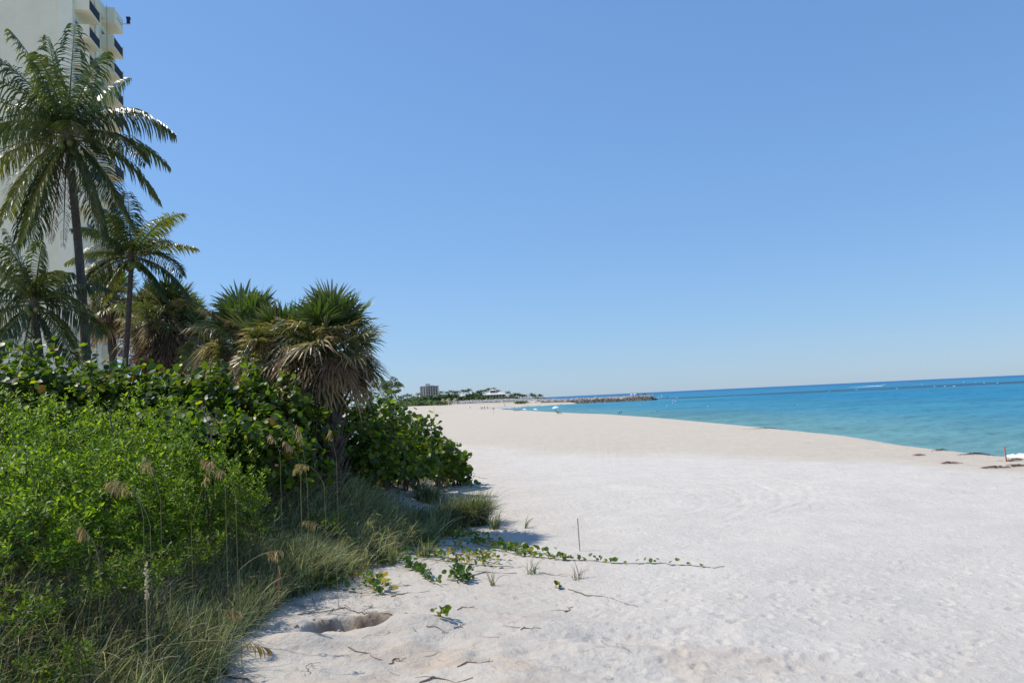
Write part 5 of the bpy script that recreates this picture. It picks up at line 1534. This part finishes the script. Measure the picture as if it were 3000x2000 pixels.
# ================================================================== PEOPLE, UMBRELLAS, BOATS
def body_mesh(kind):
    if kind in ('stand', 'walk'):
        st = 0.10 if kind == 'stand' else 0.26
        V = [(0, 0, .95), (0, 0, 1.15), (0, 0, 1.40), (0, 0, 1.52), (0, 0, 1.64), (.17, 0, 1.41), (.27, .05, 1.14), (.27, -.06, .90), (-.17, 0, 1.41), (-.27, -.05, 1.14), (-.26, .08, .90),
             (.10, 0, .88), (.11, -st, .50), (.11, -st * .8, .08), (.11, -st * .8 - .12, .04), (-.10, 0, .88), (-.11, st, .50), (-.11, st * 1.3, .08), (-.11, st * 1.3 - .12, .04)]
    elif kind == 'recline':
        V = [(0, 0, .38), (0, .18, .52), (0, .38, .74), (0, .46, .84), (0, .52, .95), (.17, .38, .74), (.28, .22, .55), (.26, 0, .48), (-.17, .38, .74), (-.28, .22, .55), (-.26, 0, .48),
             (.10, -.08, .38), (.12, -.48, .48), (.12, -.90, .38), (.12, -.95, .48), (-.10, -.08, .38), (-.12, -.48, .44), (-.12, -.92, .38), (-.12, -.97, .48)]
    else:
        V = [(0, 0, .14), (0, .2, .15), (0, .45, .17), (0, .57, .18), (0, .69, .2), (.17, .46, .16), (.32, .6, .12), (.25, .8, .1), (-.17, .46, .16), (-.32, .6, .12), (-.25, .8, .1),
             (.10, -.07, .13), (.12, -.45, .3), (.12, -.75, .1), (.12, -.88, .08), (-.10, -.07, .13), (-.11, -.47, .12), (-.11, -.86, .1), (-.11, -.95, .1)]
    E = [(0, 1), (1, 2), (2, 3), (3, 4), (2, 5), (5, 6), (6, 7), (2, 8), (8, 9), (9, 10), (0, 11), (11, 12), (12, 13), (13, 14), (0, 15), (15, 16), (16, 17), (17, 18)]
    Rr = [.14, .13, .15, .06, .105, .07, .045, .035, .07, .045, .035, .095, .06, .04, .04, .095, .06, .04, .04]
    me = bpy.data.meshes.new("body_src"); me.from_pydata(V, E, []); o = bpy.data.objects.new("body_src", me); col.objects.link(o)
    md = o.modifiers.new("Skin", 'SKIN')
    for i, r in enumerate(Rr):
        me.skin_vertices[0].data[i].radius = (r, r)
        me.skin_vertices[0].data[i].use_root = (i == 0)
    o.modifiers.new("Sub", 'SUBSURF').levels = 1
    bpy.context.view_layer.update()
    dg = bpy.context.evaluated_depsgraph_get()
    out = bpy.data.meshes.new_from_object(o.evaluated_get(dg)); out.name = "body"
    bpy.data.objects.remove(o)
    return out, V
BODY = {}
def person(label, loc, kind, rot, skin, cloth, top=False):
    if kind not in BODY: BODY[kind] = body_mesh(kind)
    src, V = BODY[kind]
    root = thing("person", loc, label, "person"); root.rotation_euler = (0, 0, rot)
    me = src.copy(); me.materials.clear(); me.materials.append(skin)
    o = bpy.data.objects.new("body", me); col.objects.link(o); o.parent = root
    hip = np.array(V[0]); v1 = np.array(V[1]); v2 = np.array(V[2])
    mb = MB(); v, f = tube([hip - (v1 - hip) * 0.55, hip, hip + (v1 - hip) * 0.35], [0.175, 0.175, 0.15], 10); mb.add(v, f)
    o = bpy.data.objects.new("shorts", mb.mesh("shorts")); o.data.materials.append(cloth); col.objects.link(o); o.parent = root
    if top:
        mb = MB(); v, f = tube([hip + (v1 - hip) * 0.2, v1, v2, v2 + (v2 - v1) * 0.15], [0.165, 0.16, 0.18, 0.12], 10); mb.add(v, f)
        o = bpy.data.objects.new("shirt", mb.mesh("shirt")); o.data.materials.append(cloth); col.objects.link(o); o.parent = root
    h = np.array(V[4]); mb = MB(); v, f = uv_sphere(h + np.array([0, 0.02, 0.04]), (0.115, 0.12, 0.11), 9, 6); mb.add(v, f)
    o = bpy.data.objects.new("hair", mb.mesh("hair")); o.data.materials.append(M['hair']); col.objects.link(o); o.parent = root
    return root
def person_at(label, px, Y, kind='stand', rot=0, skin='skin', cloth='clothdark', top=False, dz=0.0):
    t = at(px, 1190, Y); z = hz(t[0], Y)
    return person(label, (t[0], Y, max(z, -0.9) + dz), kind, rot, M[skin], M[cloth], top)
person_at("person in dark clothes standing alone on the far beach", 1446, 400, 'stand', 0.5, 'skin2', 'clothdark', True)
person_at("left walker of the group of three on the far beach", 1409, 345, 'walk', 1.3, 'skin', 'clothwhite')
person_at("middle walker of the group of three on the far beach", 1413, 347, 'walk', 1.4, 'skin', 'clothred')
person_at("right walker of the group of three on the far beach", 1419, 343, 'walk', 1.2, 'skin', 'clothred')
person_at("person walking behind the group of three", 1428, 395, 'walk', -1.2, 'skin2', 'clothred')
person_at("bather at the far water's edge, leftmost of the row", 1484, 452, 'stand', 0.3, 'skin2', 'clothdark')
person_at("bather at the far water's edge, second of the row", 1500, 470, 'walk', 1.0, 'skin', 'clothred')
person_at("bather at the far water's edge, third of the row", 1508, 478, 'stand', 2.0, 'skin2', 'clothdark')
person_at("bather at the far water's edge, fourth of the row", 1519, 495, 'stand', 2.6, 'skin2', 'clothdark')
person_at("bather below the riprap, rightmost of the row", 1547, 538, 'stand', 2.6, 'skin2', 'clothdark')
person_at("person standing beside the red and white umbrella far off", 1479, 530, 'stand', 1.6, 'skin2', 'clothdark', True)
person_at("bather wading off the jetty", 1645, 520, 'stand', 0.2, 'skin2', 'clothdark')
person_at("left sunbather lying on the beach crest", 1510, 275, 'lie', 1.45, 'skin', 'clothdark')
person_at("right sunbather lying on the beach crest", 1519, 276, 'lie', 1.7, 'skin', 'clothred')
for lab, px, py, Y in (("left swimmer of the near pair off the crest", 1814, 1208, 235), ("right swimmer of the near pair off the crest", 1820, 1207, 240), ("single swimmer right of the pair", 1926, 1209, 225), ("swimmer near the crest left of the umbrella", 1606, 1204, 300)):
    t = at(px, py, Y)
    person(lab, (t[0], Y, -1.25), 'stand', 0.5, M['skin2'], M['clothdark'])
# people fishing at the jetty's tip
for lab, px, cl in (("angler in dark clothes at the jetty's very tip", 1891, 'clothdark'), ("angler in white shirt near the jetty's tip", 1873, 'clothwhite'), ("angler between white shirt and tip", 1882, 'clothdark'), ("angler beside the pink umbrella on the jetty", 1870, 'clothdark')):
    t = at(px, 1165, 578.0)
    person(lab, (t[0], 578.0, 3.5), 'stand', 1.0, M['skin2'], M[cl], True)

def umbrella(label, loc, r, h, mats, tilt=0.0, group="beach umbrellas"):
    root = thing("beach_umbrella", loc, label, "umbrella", group); x, y, z = loc
    ax = np.array([math.sin(tilt), 0, math.cos(tilt)])
    top = np.array([x, y, z]) + ax * h
    v, f = tube([[x, y, z - 0.3], top], 0.025, 6); MB().add(v, f).build("pole", M['white'], root)
    s1 = norm(np.cross(ax, [0, 1, 0])); s2 = np.cross(ax, s1)
    n = 8
    for k in range(n):
        V = [top + ax * 0.05]
        for q, dz in ((0.55, -0.12), (1.0, -0.42)):
            for a in (k, k + 1):
                th = a * 6.2832 / n
                V.append(top + (s1 * math.cos(th) + s2 * math.sin(th)) * r * q + ax * r * dz)
        mb = MB().add(V, [np.array([[0, 1, 2]]), np.array([[1, 3, 4, 2]])])
        mb.build("canopy_panel", mats[k % len(mats)], root)
    return root
def umb_at(label, px, Y, r, h, mats, tilt=0.1):
    t = at(px, 1190, Y); return umbrella(label, (t[0], Y, max(hz(t[0], Y), 0)), r, h, mats, tilt)
umb_at("white beach umbrella over the reclining sunbather", 1629, 196, 0.95, 1.95, [M['umbwhite']], -0.1)
umb_at("low white umbrella standing beyond the beach crest", 1568, 262, 0.95, 0.9, [M['umbwhite']], 0.25)
umb_at("flatter white umbrella left of the low white one", 1537, 275, 0.95, 0.65, [M['umbwhite']], 0.3)
umb_at("red and white umbrella far along the beach", 1437, 405, 1.1, 2.1, [M['umbred'], M['umbwhite']], 0.4)
umb_at("salmon and white umbrella below the riprap", 1471, 535, 1.1, 2.1, [M['umbred'], M['umbwhite']], 0.3)
umb_at("blue and white umbrella left of the walkers", 1372, 380, 1.1, 1.6, [M['umbblue'], M['umbwhite']], 0.3)
umb_at("pale umbrella behind the walkers", 1412, 420, 1.1, 2.1, [M['umbwhite']], 0.2)
t = at(1860, 1163, 580.0)
umbrella("pink and white umbrella on the jetty", (t[0], 580.0, 3.6), 1.5, 1.9, [M['umbred'], M['umbwhite'], M['umbwhite']], 0.1)
umbrella("second pink umbrella on the jetty, left of the first", (t[0] - 2.4, 580.5, 3.6), 1.3, 1.7, [M['umbred'], M['umbwhite'], M['umbwhite']], -0.1)
# lounge chair with its sunbather
t = at(1634, 1205, 195.0); z = hz(t[0], 195.0)
root = thing("lounge_chair", (t[0], 195.0, z), "dark lounge chair under the white umbrella", "chair")
root.rotation_euler = (0, 0, 1.45)
def lc(name, boxes, mat):
    mb = MB()
    for b in boxes: v, f = box(*b); mb.add(v, f)
    o = bpy.data.objects.new(name, mb.mesh(name)); o.data.materials.append(mat); col.objects.link(o); o.parent = root; return o
lc("seat", [(-0.3, 0.3, -0.95, 0.05, 0.24, 0.29)], M['clothdark'])
b = lc("backrest", [(-0.3, 0.3, 0.0, 0.8, -0.025, 0.025)], M['clothdark']); b.location = (0, 0.06, 0.28); b.rotation_euler = (math.radians(48), 0, 0)
for sx in (-1, 1):
    for yy in (-0.85, 0.1): lc("leg", [(sx * 0.28 - 0.02, sx * 0.28 + 0.02, yy - 0.02, yy + 0.02, -0.1, 0.24)], M['frame'])
person("sunbather reclining on the lounge chair under the white umbrella", (t[0], 195.0, z - 0.03), 'recline', 1.45, M['skin2'], M['clothdark'])

def boat(label, px, Y, L, heading, ttop=True):
    t = at(px, 1160, Y); root = thing("motor_boat", (t[0], Y, 0), label, "boat", "motor boats")
    ca, sa = math.cos(heading), math.sin(heading)
    def w2(V): V = np.array(V, float); return np.stack([t[0] + V[:, 0] * ca - V[:, 1] * sa, Y + V[:, 0] * sa + V[:, 1] * ca, V[:, 2]], 1)
    B = L * 0.15; n = 12; V = []
    for i in range(n):
        s = i / (n - 1); x = -L / 2 + L * s
        bw = B * (1 - max(0, (s - 0.45) / 0.55) ** 2.2); sh = 0.11 * L + 0.05 * L * s * s
        V += [(x, -bw, sh), (x * 0.97, -bw * 0.8, 0.0), (x * 0.97, 0, -0.4), (x * 0.97, bw * 0.8, 0.0), (x, bw, sh), (x, 0, sh - 0.05)]
    q = np.array([[i * 6 + j, i * 6 + (j + 1) % 6, (i + 1) * 6 + (j + 1) % 6, (i + 1) * 6 + j] for i in range(n - 1) for j in range(6)])
    MB().add(w2(V), [q, np.array([[0, 5, 4, 3, 2, 1]])]).build("hull", M['white'], root)
    def bx(name, x0, x1, y0, y1, z0, z1, mat):
        v, f = box(x0, x1, y0, y1, z0, z1); MB().add(w2(v), f).build(name, mat, root)
    bx("console", -0.02 * L, 0.10 * L, -0.05 * L, 0.05 * L, 0.11 * L, 0.22 * L, M['white'])
    if ttop:
        bx("canopy", -0.14 * L, 0.18 * L, -0.11 * L, 0.11 * L, 0.315 * L, 0.335 * L, M['white'])
        for sx in (-0.08, 0.1):
            for sy in (-0.07, 0.07): bx("post", sx * L - .05, sx * L + .05, sy * L - .05, sy * L + .05, 0.105 * L, 0.3149 * L, M['frame'])
    bx("outboard_motor", -0.56 * L, -0.502 * L, -0.04 * L, 0.04 * L, 0.02 * L, 0.17 * L, M['clothdark'])
boat("white motor boat with canopy lying off the jetty's tip", 1941, 760, 9.2, math.pi)
boat("white speedboat racing with a long wake near the horizon", 2592, 1050, 8.5, 0.05, False)
t = at(2592, 1128, 1050)
V = []; n = 30
for i in range(n):
    s = i / (n - 1); x = t[0] - 4.0 - 48 * s; w = 1.6 * (1 - s) + 0.4
    for a, h in ((-1, 0.05), (-0.5, 0.5 * (1 - s) + 0.08), (0.5, 0.5 * (1 - s) + 0.08), (1, 0.05)):
        V.append((x + rng.normal(0, .2), 1050 + a * w - 2 * s, h * rng.uniform(0.6, 1.2)))
q = np.array([[i * 4 + j, i * 4 + j + 1, (i + 1) * 4 + j + 1, (i + 1) * 4 + j] for i in range(n - 1) for j in range(3)])
tag(MB().add(V, q).build("boat_wake", M['foam'], None, True), "long white wake trailing behind the speedboat", "wake")
def sail(label, px, Y, L, hm):
    t = at(px, 1150, Y); x = t[0]
    root = thing("moored_sailboat", (x, Y, 0), label, "boat", "masts near the horizon")
    v, f = tube([[x - L / 2, Y, 0.3], [x - L / 4, Y, 0.6], [x, Y, 0.6], [x + L / 4, Y, 0.7], [x + L / 2, Y, 0.9]], [0.5, 1.2, 1.4, 1.1, 0.1], 8); MB().add(v, f).build("hull", M['clothdark'], root)
    v, f = tube([[x, Y, 0.6], [x, Y, hm]], [0.16, 0.10], 6); MB().add(v, f).build("mast", M['frame'], root)
    v, f = box(x - L * 0.18, x + L * 0.12, Y - 0.8, Y + 0.8, 1.5, 2.6); MB().add(v, f).build("cabin", M['clothdark'], root)
sail("dark sailboat with bare mast behind the jetty", 1818, 1300, 9, 9)
sail("sailboat with thin mast on the horizon, second from left", 1867, 2600, 12, 16)
sail("sailboat with thin mast on the horizon above the jetty's tip", 1889, 2600, 12, 17)
def buoy(label, px, py, Y=None):
    d = pix_ray(np.array(px), np.array(py)); T = -CAMZ / d[2]; x = d[0] * T; y = d[1] * T
    root = thing("buoy", (x, y, 0), label, "buoy", "mooring buoys")
    r = 0.0007 * y
    v, f = uv_sphere((x, y, r * 0.55), r, 10, 7); MB().add(v, f).build("float", M['buoy'], root, True)
    v, f = tube([[x, y, r * 1.45], [x, y, r * 1.9]], [r * 0.35, r * 0.2], 6); MB().add(v, f).build("top_ring", M['clothwhite'], root)
for lab, px, py in (("pale buoy in front of the jetty's tip", 1874, 1186), ("pale buoy right of the jetty's tip", 1954, 1189), ("upper left buoy of the small cluster right of the boat", 1972, 1174), ("lower buoy of the small cluster right of the boat", 1971, 1181), ("faint right buoy of the small cluster by the boat", 1979, 1176), ("lone buoy level with the boat at its right", 1983, 1166), ("orange white buoy farther right", 2074, 1190), ("orange white buoy in the middle of the open water", 2336, 1187)):
    buoy(lab, px, py)
# white caps over the reef
for k, (px, py, L) in enumerate(((2510, 1141, 7), (2430, 1147, 4), (2628, 1138, 3), (2701, 1126, 5), (2738, 1132, 4), (2768, 1131, 5), (2795, 1131, 7), (2823, 1119, 4), (2858, 1119, 3), (2883, 1121, 6), (2922, 1122, 4))):
    d = pix_ray(np.array(px), np.array(py)); T = -CAMZ / d[2]; x = d[0] * T; y = d[1] * T
    foam_wave("%s white cap from the left breaking over the dark reef" % ("second first third fourth fifth sixth seventh eighth ninth tenth eleventh".split()[k]), [(x - L * 0.15, y), (x, y + 0.4), (x + L * 0.15, y)], 0.45, 0.22)
# rock on jetty: white box
t = at(1746, 1165, 590.0)
root = thing("white_cooler", (t[0], 590.0, 3.7), "small white box standing on the jetty", "box")
v, f = box(t[0] - 0.9, t[0] + 0.9, 589.5, 590.5, 3.6, 4.6); MB().add(v, f).build("body", M['white'], root)
v, f = box(t[0] - 0.96, t[0] + 0.96, 589.44, 590.56, 4.603, 4.8); MB().add(v, f).build("lid", M['white'], root)
